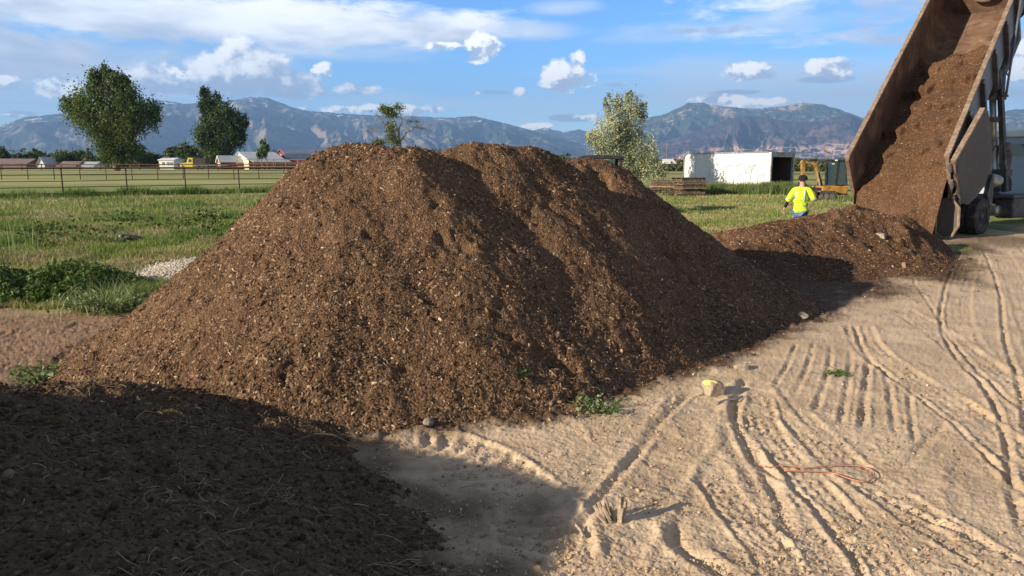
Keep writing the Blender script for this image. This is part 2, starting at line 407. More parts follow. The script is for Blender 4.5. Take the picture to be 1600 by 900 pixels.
def apply_ruts(X, Y, Z):
    for pts, w, kind, amp in RUTS+DIRT_RUTS:
        g = [at_z(px, py, 0)[:2] for px, py in pts]
        # smooth the polyline (Catmull-Rom)
        P = []; q = [g[0]]+g+[g[-1]]
        for i in range(1, len(q)-2):
            for k in range(5):
                u = k/5; a, b, c_, d = q[i-1], q[i], q[i+1], q[i+2]
                P.append(.5*((2*b)+(-a+c_)*u+(2*a-5*b+4*c_-d)*u*u+(-a+3*b-3*c_+d)*u**3))
        P.append(q[-2]); P = np.array(P)
        lo = P.min(0)-w*3; hi = P.max(0)+w*3
        m = np.where((X > lo[0]) & (X < hi[0]) & (Y > lo[1]) & (Y < hi[1]))[0]
        if len(m) == 0: continue
        x = X[m]; y = Y[m]; amp = amp*{'furrow': .55, 'berm': .34, 'tread': 1.05, 'lug': 1.0}[kind]; w = w*{'furrow': .72, 'berm': .75, 'tread': 1, 'lug': 1}[kind]; best = np.full(len(m), 1e9); along = np.zeros(len(m)); side = np.zeros(len(m)); end = np.ones(len(m)); s0 = 0
        tot = np.sum(np.linalg.norm(np.diff(P, axis=0), axis=1))
        for a, b in zip(P[:-1], P[1:]):
            d = b-a; L = np.linalg.norm(d); 
            if L < 1e-6: continue
            d = d/L; tx = np.clip((x-a[0])*d[0]+(y-a[1])*d[1], 0, L)
            ex = x-a[0]-tx*d[0]; ey = y-a[1]-tx*d[1]; dist = np.hypot(ex, ey); k = dist < best
            best[k] = dist[k]; along[k] = (s0+tx)[k]; side[k] = (ex*(-d[1])+ey*d[0])[k]; s0 += L
        wob = np.clip(.85+.8*fbm(along*1.9+w*99, side*3, 4), .2, 1.6)+.35*noise(x*33, y*33)
        fade = sm(0, .25, along)*sm(tot, tot-.35, along)
        sig = side+.008*fbm(along*5, side*4+w*31, 4)+.012*fbm(along*.9, w*77+0*side, 2)
        u = sig/w
        if kind == 'furrow': dz = -amp*np.exp(-(u*2.4)**2)+amp*.40*np.exp(-((np.abs(u)-.9)*3.5)**2)
        elif kind == 'berm': dz = amp*np.exp(-(u*1.8)**2)-amp*.3*np.exp(-((u-1.0)*2.5)**2)
        else:
            inn = sm(.62, .5, np.abs(u)); edge = np.exp(-((np.abs(u)-.62)*13)**2)
            if kind == 'tread':
                ribs = .5+.5*np.cos(u*2*np.pi*3.5); lug = np.sign(np.sin(2*np.pi*(along/.13+np.abs(u)*1.2)))
                dz = inn*(-.35*amp+.34*amp*ribs*(.55+.45*lug))+edge*amp*.30
            else:
                lug = np.sin(2*np.pi*(along/.15+np.abs(u)*.9*1.5)); dz = inn*(-.3*amp+.38*amp*lug)+edge*amp*.5
        Z[m] += dz*wob*fade*sm(3*w, 1.6*w, best)
    return Z
# ------------------------------------------------------------------ ground sheet
def build_ground():
    fine = np.arctan(np.linspace(-.80, .80, 960)); coarse = np.linspace(fine[-1], 2*np.pi+fine[0], 130)[1:]
    th = np.concatenate([fine, coarse])
    r0 = np.linspace(.15, 2.0, 22)[:-1]; inv = np.arange(1/2.0, 1/60., -1/(742*2.2)*1.0); r1 = 1/inv
    r2 = np.geomspace(r1[-1], 17500, 60)[1:]; r = np.concatenate([r0, r1, r2])
    T, Rr = np.meshgrid(th, r); X = Rr*np.sin(T); Y = Rr*np.cos(T)
    xf = X.ravel(); yf = Y.ravel(); Z = ground_base(xf, yf)
    hm = main_pile(xf, yf); hf = far_pile(xf, yf)-.1; hg = fg_pile(xf, yf)
    near = sm(40, 20, Rr.ravel())
    # masks
    n1 = fbm(xf*.5, yf*.5, 4); n2 = fbm(xf*2.3+7, yf*2.3, 3)
    gl = np.where(xf < 0, yf-(11.1+.5*n1+.15*n2), -1); grR = np.where(xf >= 0, yf-np.where(xf < 11.5, 17.6+.4*n1, np.clip(20.2+(xf-11.5)*.75, 20, 26)+1.2*n1), -1)
    grass = np.clip(sm(-.25, .45, gl)+sm(-.3, .9, grR), 0, 1)
    dirt = sm(-2.6, -4.6, xf+.5*n1)*(1-grass)
    comp = np.maximum(sm(-.28, -.02, hm+.10*n2), sm(-.50, -.05, hf+.22*n1+.10*n2))
    comp = np.maximum(comp, .85*sm(-.25, .05, hg+.12*n2))
    comp = np.maximum(comp, sm(-.5, .45, yf-(10.35+(xf-4.2)*1.03)+.75*n1+.3*n2)*sm(3.0, 3.8, xf)*sm(13.5, 11.5, xf+.5*n1)*sm(21, 19.5, yf)*np.clip(1-.35*n2, 0, 1))
    # dark dirty strip under the truck
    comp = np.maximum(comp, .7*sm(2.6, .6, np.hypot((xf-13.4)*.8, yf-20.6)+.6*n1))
    sand = (1-grass)*sm(22, 16, yf+0*xf)
    Z = Z+near*(.008*fbm(xf*3.1, yf*3.1, 4)+.018*fbm(xf*.9, yf*.9, 3))
    Z = Z+near*(1-grass)*(.005*fbm(xf*17, yf*17, 3)+.006*noise(xf*57, yf*57)+.010*np.clip(noise(xf*29+3, yf*29)*noise(xf*11, yf*11+7), 0, 1))
    cl = np.clip(fbm(xf*7+50, yf*7, 4)-.25, 0, 1); Z = Z+near*(1-grass)*cl*.014*(1+2*comp)
    Z = Z+near*comp*.03*np.clip(fbm(xf*6, yf*6+9, 4), -.3, 1)
    Z = Z+near*grass*.05*fbm(xf*1.4, yf*1.4, 3)
    k = np.where((Rr.ravel() < 26))[0]; zz = Z[k].copy(); zz = apply_ruts(xf[k], yf[k], zz); Z[k] = zz
    Z = Z.reshape(X.shape)
    me = grid_mesh('ground', X, Y, Z)
    # close the seam between last and first column
    for nm, a in (('grass', grass), ('dirt', dirt), ('comp', comp)): add_attr(me, nm, a)
    o = link_mesh('ground', me, M['ground'], smooth=True); tag(o, kind='structure'); return o
M = {}
def mk_ground():
    m, t, b = mat('ground'); p = t.pos()
    na = t.noise(p, 1.3, 6, .62); nb = t.noise(p, 22, 5, .65); nc = t.noise(p, 110, 3, .6)
    sand = t.mix(t.ramp(na, .32, .68), (.475, .355, .235), (.60, .465, .325))
    sand = t.mix(t.math('MULTIPLY', t.ramp(nb, .56, .74), .55), sand, (.27, .175, .105))
    sand = t.mix(t.math('MULTIPLY', t.ramp(nc, .60, .72), .45), sand, (.22, .15, .09))
    dirt = t.mix(t.ramp(nb, .35, .65), (.20, .125, .075), (.33, .22, .14))
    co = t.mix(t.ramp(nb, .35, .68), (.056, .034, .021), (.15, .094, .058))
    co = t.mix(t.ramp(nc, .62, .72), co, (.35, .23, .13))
    gn = t.noise(p, .35, 5, .6); gf = t.noise(t.scale(p, (.02, .09, 1)), 1, 6, .65)
    gr = t.mix(t.ramp(gn, .36, .66), (.12, .17, .04), (.24, .26, .08))
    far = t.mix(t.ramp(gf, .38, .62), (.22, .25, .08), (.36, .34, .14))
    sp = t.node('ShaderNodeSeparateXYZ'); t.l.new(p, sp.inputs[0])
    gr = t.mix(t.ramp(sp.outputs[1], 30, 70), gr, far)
    gr = t.mix(t.math('MULTIPLY', t.ramp(t.noise(p, .55, 5, .65), .56, .70), t.ramp(sp.outputs[1], 60, 30)), gr, (.27, .19, .11))
    gr = t.mix(t.ramp(nb, .55, .8, 0, .5), gr, (.06, .06, .025))
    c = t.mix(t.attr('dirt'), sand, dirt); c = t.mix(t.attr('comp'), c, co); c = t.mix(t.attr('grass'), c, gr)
    t.put(b.inputs['Base Color'], c); b.inputs['Roughness'].default_value = .95; b.inputs['Specular IOR Level'].default_value = .15
    h = t.math('ADD', t.math('MULTIPLY', nb, .6), t.math('MULTIPLY', nc, .4))
    t.put(b.inputs['Normal'], t.bump(h, .7, .018)); return m
M['ground'] = mk_ground()
def mk_compost(name, a, b_, chip, green=None):
    m, t, b = mat(name); p = t.pos()
    big = t.noise(p, .8, 4, .6); fine = t.noise(p, 34, 6, .72); v = t.voro(p, 52, 'F1', 1)
    sv = t.node('ShaderNodeSeparateColor'); t.l.new(v, sv.inputs[0])
    c = t.mix(t.ramp(fine, .3, .7), a, b_)
    c = t.mix(t.math('MULTIPLY', t.ramp(big, .3, .7), .45), c, tuple(k*1.25 for k in b_))
    c = t.mix(t.math('MULTIPLY', t.ramp(t.noise(p, 1.7, 5, .65, .6), .54, .66), .5), c, tuple(k*.8 for k in a))
    c = t.mix(t.math('MULTIPLY', t.ramp(sv.outputs[0], .90, .94), .55), c, chip)
    t.put(b.inputs['Base Color'], c); b.inputs['Roughness'].default_value = .95; b.inputs['Specular IOR Level'].default_value = .12
    h = t.math('ADD', t.math('MULTIPLY', fine, .7), t.math('MULTIPLY', t.voro(p, 45), .8))
    t.put(b.inputs['Normal'], t.bump(h, .8, .022)); return m
M['compost'] = mk_compost('compost', (.054, .030, .0175), (.168, .101, .058), (.42, .29, .19))
M['redcompost'] = mk_compost('red_brown_compost', (.050, .026, .0145), (.125, .069, .040), (.36, .24, .15))
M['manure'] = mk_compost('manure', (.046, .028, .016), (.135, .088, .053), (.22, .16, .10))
def chipmat(name, cols, rough=.85):
    m, t, b = mat(name); i = t.island(); r = t.node('ShaderNodeValToRGB'); r.color_ramp.interpolation = 'CONSTANT'
    e = r.color_ramp.elements
    for k, (pos, c) in enumerate(cols):
        x = e[k] if k < 2 else e.new(pos)
        x.position = pos; x.color = (*c, 1)
    t.l.new(i, r.inputs[0]); t.put(b.inputs['Base Color'], r.outputs[0]); b.inputs['Roughness'].default_value = rough; b.inputs['Specular IOR Level'].default_value = .2
    return m
M['chips'] = chipmat('bark_chips', [(0, (.060, .034, .020)), (.34, (.112, .066, .037)), (.62, (.172, .108, .062)), (.83, (.26, .17, .10)), (.945, (.44, .32, .21)), (.988, (.60, .48, .35))])
M['straw'] = chipmat('straw', [(0, (.16, .11, .055)), (.4, (.28, .21, .11)), (.75, (.44, .34, .20))])
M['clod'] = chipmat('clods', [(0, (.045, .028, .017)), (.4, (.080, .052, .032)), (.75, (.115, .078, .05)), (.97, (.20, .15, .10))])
M['sandclod'] = chipmat('sand_clods', [(0, (.36, .26, .17)), (.5, (.46, .34, .23)), (.8, (.25, .16, .09)), (.93, (.55, .45, .35))])
# ------------------------------------------------------------------ scatter builders
def rot_frames(n, nrm, tilt=.5):
    """random orthonormal frames roughly aligned with the normals"""
    a = nrm+RNG.normal(0, tilt, (n, 3)); a /= np.linalg.norm(a, axis=1)[:, None]
    u = np.cross(a, RNG.normal(0, 1, (n, 3))); u /= np.linalg.norm(u, axis=1)[:, None]+1e-9
    return u, np.cross(a, u), a
def chips_mesh(name, P, nrm, L, Wd, th, tilt=.5):
    """elongated wedge chips: 6 verts, quads only (5 quads -> box without bottom)"""
    n = len(P); u, v, w = rot_frames(n, nrm, tilt)
    L = L[:, None]; Wd = Wd[:, None]; th = th[:, None]; vs = []
    for i, j, k in ((-1,-1,0),(1,-1,0),(1,1,0),(-1,1,0),(-.8,-.7,1),(.75,-.6,1),(.8,.6,1),(-.75,.75,1)):
        jit = RNG.uniform(.75, 1.2, (n, 1)); vs.append(P+u*L*.5*i*jit+v*Wd*.5*j+w*th*(k-.3))
    V = np.stack(vs, 1).reshape(-1, 3); b = np.arange(n)[:, None]*8
    f = np.array([(4,5,6,7),(0,1,5,4),(1,2,6,5),(2,3,7,6),(3,0,4,7)])
    Fc = (b[:, :, None]+f[None]).reshape(-1, 4); return np_mesh(name, V, Fc)
def strands_mesh(name, P, nrm, L, w, bend=.4, tilt=.9, seg=3):
    """thin bent straw ribbons with a triangular section"""
    n = len(P); u, v, a = rot_frames(n, nrm, tilt); vs = []
    cu = RNG.normal(0, bend, (n, 1)); cw = np.abs(RNG.normal(0, bend*.6, (n, 1)))
    for s in range(seg+1):
        q = s/seg-.5; c = P+u*L[:, None]*q+v*(cu*L[:, None]*(q*q))+a*(cw*L[:, None]*(.25-q*q)+.004)
        for k in range(3):
            an = 2*np.pi*k/3; vs.append(c+(v*math.cos(an)+a*math.sin(an))*w[:, None])
    V = np.stack(vs, 1).reshape(-1, 3); m = 3*(seg+1); b = np.arange(n)[:, None]*m
    f = np.array([(s*3+k, s*3+(k+1) % 3, (s+1)*3+(k+1) % 3, (s+1)*3+k) for s in range(seg) for k in range(3)])
    return np_mesh(name, V, (b[:, :, None]+f[None]).reshape(-1, 4))
def clods_mesh(name, P, Rd):
    base = np.array([(0,0,1),(.9,0,.35),(.28,.85,.4),(-.72,.53,.3),(-.72,-.53,.42),(.28,-.85,.3),(.72,.53,-.4),(-.28,.85,-.3),(-.9,0,-.4),(-.28,-.85,-.4),(.72,-.53,-.35),(0,0,-.9)])
    fc = [(0,1,2),(0,2,3),(0,3,4),(0,4,5),(0,5,1),(1,6,2),(2,6,7),(2,7,3),(3,7,8),(3,8,4),(4,8,9),(4,9,5),(5,9,10),(5,10,1),(1,10,6),(6,11,7),(7,11,8),(8,11,9),(9,11,10),(10,11,6)]
    n = len(P); u, v, a = rot_frames(n, np.tile([0, 0, 1.], (n, 1)), .5)
    sc = Rd[:, None]*RNG.uniform(.55, 1.25, (n, 3)); vs = []
    for q in base:
        j = RNG.uniform(.55, 1.35, (n, 1)); vs.append(P+j*(u*sc[:, :1]*q[0]+v*sc[:, 1:2]*q[1]+a*sc[:, 2:]*q[2]*.8))
    V = np.stack(vs, 1).reshape(-1, 3); b = np.arange(n)[:, None]*12
    return np_mesh(name, V, (b[:, :, None]+np.array(fc)[None]).reshape(-1, 3))
def blades_mesh(name, P, hgt, wid, lean=.35, seg=2):
    """grass blades: tapered, bent strips"""
    n = len(P); a = RNG.uniform(0, 2*np.pi, n); d = np.stack([np.cos(a), np.sin(a), 0*a], 1); b2 = RNG.uniform(0, 2*np.pi, n)
    ld_ = np.stack([np.cos(b2), np.sin(b2), 0*a], 1)*(np.abs(RNG.normal(0, lean, n))*hgt)[:, None]; vs = []
    for s in range(seg+1):
        q = s/seg; c = P+ld_*q*q; c[:, 2] = c[:, 2]+hgt*(q-.12*q*q); ww = (wid*(1-q)*.5+wid*.06)[:, None]
        vs += [c-d*ww, c+d*ww]
    V = np.stack(vs, 1).reshape(-1, 3); m = 2*(seg+1); b = np.arange(n)[:, None]*m
    f = np.array([(2*s, 2*s+1, 2*s+3, 2*s+2) for s in range(seg)])
    return np_mesh(name, V, (b[:, :, None]+f[None]).reshape(-1, 4))
def leaves_mesh(name, P, size, nrm=None, tilt=.8, fold=.25):
    """broad leaves: two quads folded on the midrib, pointed tip"""
    n = len(P); nrm = np.tile([0, 0, 1.], (n, 1)) if nrm is None else nrm; u, v, a = rot_frames(n, nrm, tilt); L = size[:, None]
    q = [(-.5,0,0),(-.12,.36,fold),(.55,0,-.1),(-.12,-.36,fold),(.05,0,0)]
    V = np.stack([P+u*L*x+v*L*y+a*L*z for x, y, z in q], 1).reshape(-1, 3); b = np.arange(n)[:, None]*5
    f = np.array([(0,4,2,1),(0,3,2,4)]); return np_mesh(name, V, (b[:, :, None]+f[None]).reshape(-1, 4))
# ------------------------------------------------------------------ piles
def pile(name, fn, x0, x1, y0, y1, d, m, label, cat, rough=1.0, base=ground_base, clump=1.0, floor=-.12):
    xs = np.arange(x0, x1, d); ys = np.arange(y0, y1, d); X, Y = np.meshgrid(xs, ys); x = X.ravel(); y = Y.ravel()
    h = fn(x, y); g = base(x, y)
    k = sm(-.1, .25, h)
    n = .038*fbm(x*1.7, y*1.7, 3)+.020*fbm(x*5+9, y*5, 3)*clump+.016*fbm(x*15, y*15+4, 3)*rough+.010*fbm(x*37, y*37, 2)*rough
    scarp = -np.clip(fbm(x*1.1+40, y*1.6, 4)-.62, 0, .3)*.34*clump      # small slumps
    pits = -np.clip(fbm(x*4.2+80, y*4.2, 3)-.62, 0, .5)*.16*clump
    # slide gullies running down the slope
    h = h+(n+scarp+pits)*(.25+.75*k)
    z = np.maximum(g+h, g+floor)
    keep = (h > floor+.001).reshape(X.shape)
    r, c = X.shape; i = np.arange(r*c).reshape(r, c); kf = keep[:-1, :-1] | keep[:-1, 1:] | keep[1:, 1:] | keep[1:, :-1]
    f = np.stack([i[:-1, :-1], i[:-1, 1:], i[1:, 1:], i[1:, :-1]], -1)[kf]
    used = np.unique(f); mp = np.full(r*c, -1); mp[used] = np.arange(len(used)); V = np.stack([x, y, z], 1)[used]
    me = np_mesh(name, V, mp[f])
    cx, cy = V[:, 0].mean(), V[:, 1].mean(); o = link_mesh(name, me, m, loc=(cx, cy, gb(cx, cy)), smooth=True)
    tag(o, label, cat)
    Zg = z.reshape(X.shape)
    def surf(px, py):
        fx = np.clip((px-x0)/d, 0, c-1.001); fy = np.clip((py-y0)/d, 0, r-1.001); ix = fx.astype(int); iy = fy.astype(int); a = fx-ix; b = fy-iy
        return Zg[iy, ix]*(1-a)*(1-b)+Zg[iy, ix+1]*a*(1-b)+Zg[iy+1, ix]*(1-a)*b+Zg[iy+1, ix+1]*a*b
    def nrm(px, py):
        e = .06; nx = (surf(px-e, py)-surf(px+e, py))/(2*e); ny = (surf(px, py-e)-surf(px, py+e))/(2*e)
        v = np.stack([nx, ny, np.ones_like(nx)], 1); return v/np.linalg.norm(v, axis=1)[:, None]
    def hh(px, py): return surf(px, py)-base(px, py)
    return o, surf, nrm, hh
mp_, msurf, mnrm, mh = pile('compost_pile', main_pile, -7, 6.5, 4.6, 16.5, .021, M['compost'], 'huge brown compost and bark pile heaped in the middle of the yard', 'compost pile')
def pts_on(n, x0, x1, y0, y1, hh, lo=.0, near=None, hi=99):
    x = RNG.uniform(x0, x1, n); y = RNG.uniform(y0, y1, n)
    if near is not None: x, y = near(x, y)
    h = hh(x, y); k = (h > lo) & (h < hi); return x[k], y[k]
x, y = pts_on(250000, -6.8, 6, 4.8, 13.2, mh, -.03)
k = RNG.uniform(0, 1, len(x)) < np.clip((7.5/y)**2.0, .15, 1)*np.clip(.75+1.1*fbm(x*.9+70, y*.9, 3), .25, 1); x = x[k]; y = y[k]
P_ = np.stack([x, y, msurf(x, y)+.002], 1); n = len(x)
L_ = RNG.lognormal(math.log(.0195), .45, n); L_ = L_*np.clip(1+.5*fbm(x*.7, y*.7+40, 3)+.25*sm(1.2, .2, mh(x, y)), .6, 1.6); L_ = np.minimum(L_, .07); big = RNG.uniform(0, 1, n) > .997; L_[big] *= 1.5
me = chips_mesh('wood_chips', P_, mnrm(x, y), L_, L_*RNG.uniform(.22, .5, n), L_*RNG.uniform(.1, .22, n), .45)
tag(link_mesh('wood_chips', me, M['chips'], mp_), kind='stuff')
x, y = pts_on(5200, -6.5, 5.5, 4.8, 12.5, mh, .0); n = len(x); P_ = np.stack([x, y, msurf(x, y)+.006], 1)
tag(link_mesh('bark_shreds', strands_mesh('bark_shreds', P_, mnrm(x, y), RNG.lognormal(math.log(.07), .5, n), RNG.uniform(.0012, .0035, n), .35, .3), M['chips'], mp_), kind='stuff')
fp_, fsurf, fnrm, fh = pile('compost_heap', far_pile, 3.6, 14.5, 12.6, 23.2, .035, M['redcompost'], 'low reddish brown compost heap spilling out below the raised dump bed', 'compost heap', clump=1.5)
x, y = pts_on(60000, 3.8, 14, 12.8, 21, fh, -.06)
P_ = np.stack([x, y, fsurf(x, y)+.002], 1); n = len(x); L_ = RNG.lognormal(math.log(.026), .45, n)
me = chips_mesh('wood_chips', P_, fnrm(x, y), L_, L_*RNG.uniform(.22, .5, n), L_*RNG.uniform(.1, .22, n), .45)
tag(link_mesh('wood_chips', me, M['chips'], fp_), kind='stuff')
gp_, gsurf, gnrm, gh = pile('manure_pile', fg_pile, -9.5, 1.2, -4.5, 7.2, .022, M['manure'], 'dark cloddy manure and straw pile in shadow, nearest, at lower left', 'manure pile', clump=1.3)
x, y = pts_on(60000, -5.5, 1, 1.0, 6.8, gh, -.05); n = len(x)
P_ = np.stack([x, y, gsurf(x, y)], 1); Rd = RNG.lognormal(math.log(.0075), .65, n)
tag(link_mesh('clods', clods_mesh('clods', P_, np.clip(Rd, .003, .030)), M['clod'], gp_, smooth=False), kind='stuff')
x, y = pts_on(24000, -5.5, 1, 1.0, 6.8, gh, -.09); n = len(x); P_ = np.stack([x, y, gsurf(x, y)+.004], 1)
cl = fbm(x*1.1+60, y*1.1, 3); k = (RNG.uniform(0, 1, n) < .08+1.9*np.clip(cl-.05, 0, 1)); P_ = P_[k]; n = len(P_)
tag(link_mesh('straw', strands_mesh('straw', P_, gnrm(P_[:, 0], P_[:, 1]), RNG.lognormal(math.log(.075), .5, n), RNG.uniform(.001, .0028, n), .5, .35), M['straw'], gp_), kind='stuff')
build_ground()
# loose stuff on the sand: crumbs of soil, bark chips, straw
def gz(x, y): return ground_base(x, y)+.018*fbm(x*.9, y*.9, 3)+.008*fbm(x*3.1, y*3.1, 4)
n = 26000; th = RNG.uniform(-.3, .68, n); r = 1/RNG.uniform(1/16., 1/3.4, n); x = r*np.sin(th); y = r*np.cos(th)
k = (main_pile(x, y) < .02) & (fg_pile(x, y) < .05) & (fbm(x*.9, y*.9+77, 3) > -.15*1); x = x[k]; y = y[k]; n = len(x)
Rd = np.clip(RNG.lognormal(math.log(.0042), .6, n), .002, .018)
tag(link_mesh('soil_crumbs', clods_mesh('soil_crumbs', np.stack([x, y, gz(x, y)+Rd*.3], 1), Rd), M['sandclod']), 'small clods and crumbs of soil lying on the sand', 'soil crumbs', kind='stuff')
n = 26000; x = RNG.uniform(-7, 13, n); y = RNG.uniform(4.2, 20, n); hm = main_pile(x, y); hf = far_pile(x, y)-.1; nn = fbm(x*2, y*2, 3)
k = ((hm < .03) & (hm > -.35) & (RNG.uniform(0, 1, n) < np.exp((hm-.0)/.10))) | ((hf < .05) & (hf > -.6) & (hm < .03) & (RNG.uniform(0, 1, n) < np.exp(hf/.28)))
x = x[k]; y = y[k]; n = len(x); L_ = RNG.lognormal(math.log(.024), .45, n)
tag(link_mesh('spilled_chips', chips_mesh('spilled_chips', np.stack([x, y, gz(x, y)+.012], 1), np.tile([0, 0, 1.], (n, 1)), L_, L_*.4, L_*.2, .3), M['chips']), 'loose bark chips scattered on the sand round the foot of the piles', 'bark chips', kind='stuff')
n = 1500; th = RNG.uniform(-.35, .65, n); r = 1/RNG.uniform(1/12., 1/3.2, n); x = r*np.sin(th); y = r*np.cos(th)
k = (main_pile(x, y) < -.02) & (fg_pile(x, y) < .02); x = x[k]; y = y[k]; n = len(x)
tag(link_mesh('loose_straw', strands_mesh('loose_straw', np.stack([x, y, gz(x, y)+.012], 1), np.tile([0, 0, 1.], (n, 1)), RNG.lognormal(math.log(.05), .5, n), RNG.uniform(.0008, .002, n), .5, .12), M['straw']), 'thin bits of straw and twig strewn over the sand', 'loose straw', kind='stuff')
# ------------------------------------------------------------------ mountains
def ridge_fn(pts, dist):
    A = []; Z = []
    for px, py in pts:
        d = ray(px, py); A.append(math.atan2(d[0], d[1])); Z.append(H+d[2]/math.hypot(d[0], d[1])*dist)
    return lambda a: np.interp(a, A, Z)
def mountains(name, pts, dist, base, m, seed, ncol=1300, nrow=110, spur=.34, a0=-.92, a1=.92, gscale=1.):
    fz = ridge_fn(pts, dist); a = np.linspace(a0, a1, ncol); v = np.concatenate([np.linspace(0, 1, nrow), [1.05, 1.12, 1.25]])
    A, V = np.meshgrid(a, v); D = base+(dist-base)*V; X = D*np.sin(A); Y = D*np.cos(A)
    Hh = fz(A); u = A*dist/1000.*gscale; vv = np.clip(V, 0, 1)
    wig = fbm(u*.5+seed, vv*1.5, 3)*.5
    sp = ridged(u*1.0+wig+seed, vv*.9+seed, 3)/1.75; sp2 = ridged(u*3.1+wig*2+seed*2, vv*2.6, 3)/1.75
    prof = vv**1.15
    z = Hh*(prof*(1-.0)+spur*(sp-.55)*np.sin(np.pi*np.clip(vv, 0, 1)**.8)*.9+.13*(sp2-.5)*np.sin(np.pi*vv**.9))
    z = z+Hh*.02*fbm(u*9, vv*9, 3)*sm(0, .2, vv)
    z = np.where(V > 1, Hh*(1-(V-1)*2.2), z); z = np.minimum(z, Hh*(.15+.85*vv**.5)+Hh*.012*fbm(u*12, vv*3, 3)); z = np.where(V < .02, -6, z)
    me = grid_mesh(name, X, Y, np.maximum(z, -6)); add_attr(me, 'hgt', (z/np.maximum(Hh, 1)))
    o = link_mesh(name, me, m, smooth=False); return tag(o, kind='structure')
def mtnmat(name, forest, forest2, rock, lo, hi, snow=.0, rockmax=.9, red=None):
    m, t, b = mat(name); p = t.pos(); s = t.scale(p, (.001, .001, .001)); g = t.node('ShaderNodeNewGeometry').outputs['Normal']
    h = t.attr('hgt'); n1 = t.noise(s, 1.3, 7, .66); n2 = t.noise(t.scale(p, (.001, .001, .0022)), 7, 7, .72); sp = t.node('ShaderNodeSeparateXYZ'); t.l.new(g, sp.inputs[0])
    c = t.mix(t.ramp(n1, .35, .65), forest, forest2)
    f = t.math('ADD', t.math('MULTIPLY', n1, 1.0), t.math('MULTIPLY', n2, 1.1)); band = t.math('MULTIPLY', t.ramp(h, lo, lo+.2), t.ramp(h, hi, hi-.15))
    rk = t.math('MULTIPLY', t.ramp(t.math('ADD', f, t.math('MULTIPLY', sp.outputs[2], -.25)), .84, .98), t.math('MULTIPLY', band, rockmax))
    c = t.mix(rk, c, t.mix(t.ramp(n2, .35, .65), rock, tuple(k*.6 for k in rock)))
    if red:
        lowb = t.math('MULTIPLY', t.ramp(h, .06, .16), t.ramp(h, .42, .30)); c = t.mix(t.math('MULTIPLY', lowb, t.ramp(f, 1.02, 1.14)), c, red)
    if snow: c = t.mix(t.math('MULTIPLY', t.ramp(t.noise(t.scale(p, (.0012, .0012, .003)), 3.1, 7, .72), .57, .62), t.math('MULTIPLY', t.ramp(h, .72, .92), snow)), c, (.8, .82, .85))
    t.put(b.inputs['Base Color'], c); b.inputs['Roughness'].default_value = 1; b.inputs['Specular IOR Level'].default_value = 0
    return m
mtl = mtnmat('mountain_left', (.035, .05, .045), (.06, .07, .06), (.42, .32, .26), .15, 1.3, .9, .7)
mtr = mtnmat('mountain_right', (.04, .055, .035), (.07, .085, .05), (.60, .47, .36), .55, 1.4, .1, 1., (.50, .32, .24))
mtf = mtnmat('mountain_cliffs', (.055, .045, .05), (.035, .038, .042), (.20, .145, .135), .05, 1.1, .0, .8, (.50, .33, .26))
mountains('mountain_range', [(-600,215),(-200,200),(-60,215),(0,196),(40,183),(95,177),(140,172),(200,165),(245,155),(290,162),(330,160),(360,157),(395,151),(420,153),(450,165),(480,173),(560,179),(640,181),(700,184),(740,181),(780,190),(840,206),(880,216),(910,226),(960,243),(1000,262),(1400,262)], 12500, 7600, mtl, 3.3)
mountains('distant_mountains', [(700,240),(790,222),(820,208),(850,199),(880,206),(905,202),(930,209),(1000,214),(1100,225),(1200,262)], 15500, 13000, mtl, 9.1, 300, 40, a0=-.12, a1=.35)
mountains('mountain_peaks', [(700,262),(860,256),(900,235),(930,216),(970,195),(1010,184),(1040,178),(1075,161),(1095,160),(1130,166),(1180,170),(1220,166),(1255,160),(1285,163),(1310,170),(1345,183),(1370,190),(1430,195),(1500,200),(1540,190),(1575,172),(1600,170),(1650,178),(1750,190),(1900,200),(2600,215)], 12500, 8600, mtr, 5.7, a0=-.05)
mountains('mountain_foothills', [(860,262),(940,250),(1000,234),(1030,222),(1060,214),(1095,203),(1130,188),(1165,180),(1200,184),(1240,191),(1280,190),(1310,181),(1330,178),(1345,187),(1400,200),(1550,208),(1600,202),(1800,215),(2600,225)], 9600, 7400, mtf, 12.7, a0=0.0, gscale=1.6, spur=.5)
# air
hz = MB().box((0, 0, 845), (36400, 36400, 1710)).build('haze', [])
m = bpy.data.materials.new('haze_air'); m.use_nodes = True; t = NT(m.node_tree); t.n.remove(t.n['Principled BSDF'])
pv = t.node('ShaderNodeVolumePrincipled'); pv.inputs['Density'].default_value = .000080; pv.inputs['Color'].default_value = (.30, .55, 1.0, 1); pv.inputs['Anisotropy'].default_value = .1
t.l.new(pv.outputs[0], t.n['Material Output'].inputs['Volume']); hz.data.materials.append(m); tag(hz, kind='stuff', label='thin blue summer air between the yard and the mountains', cat='haze')
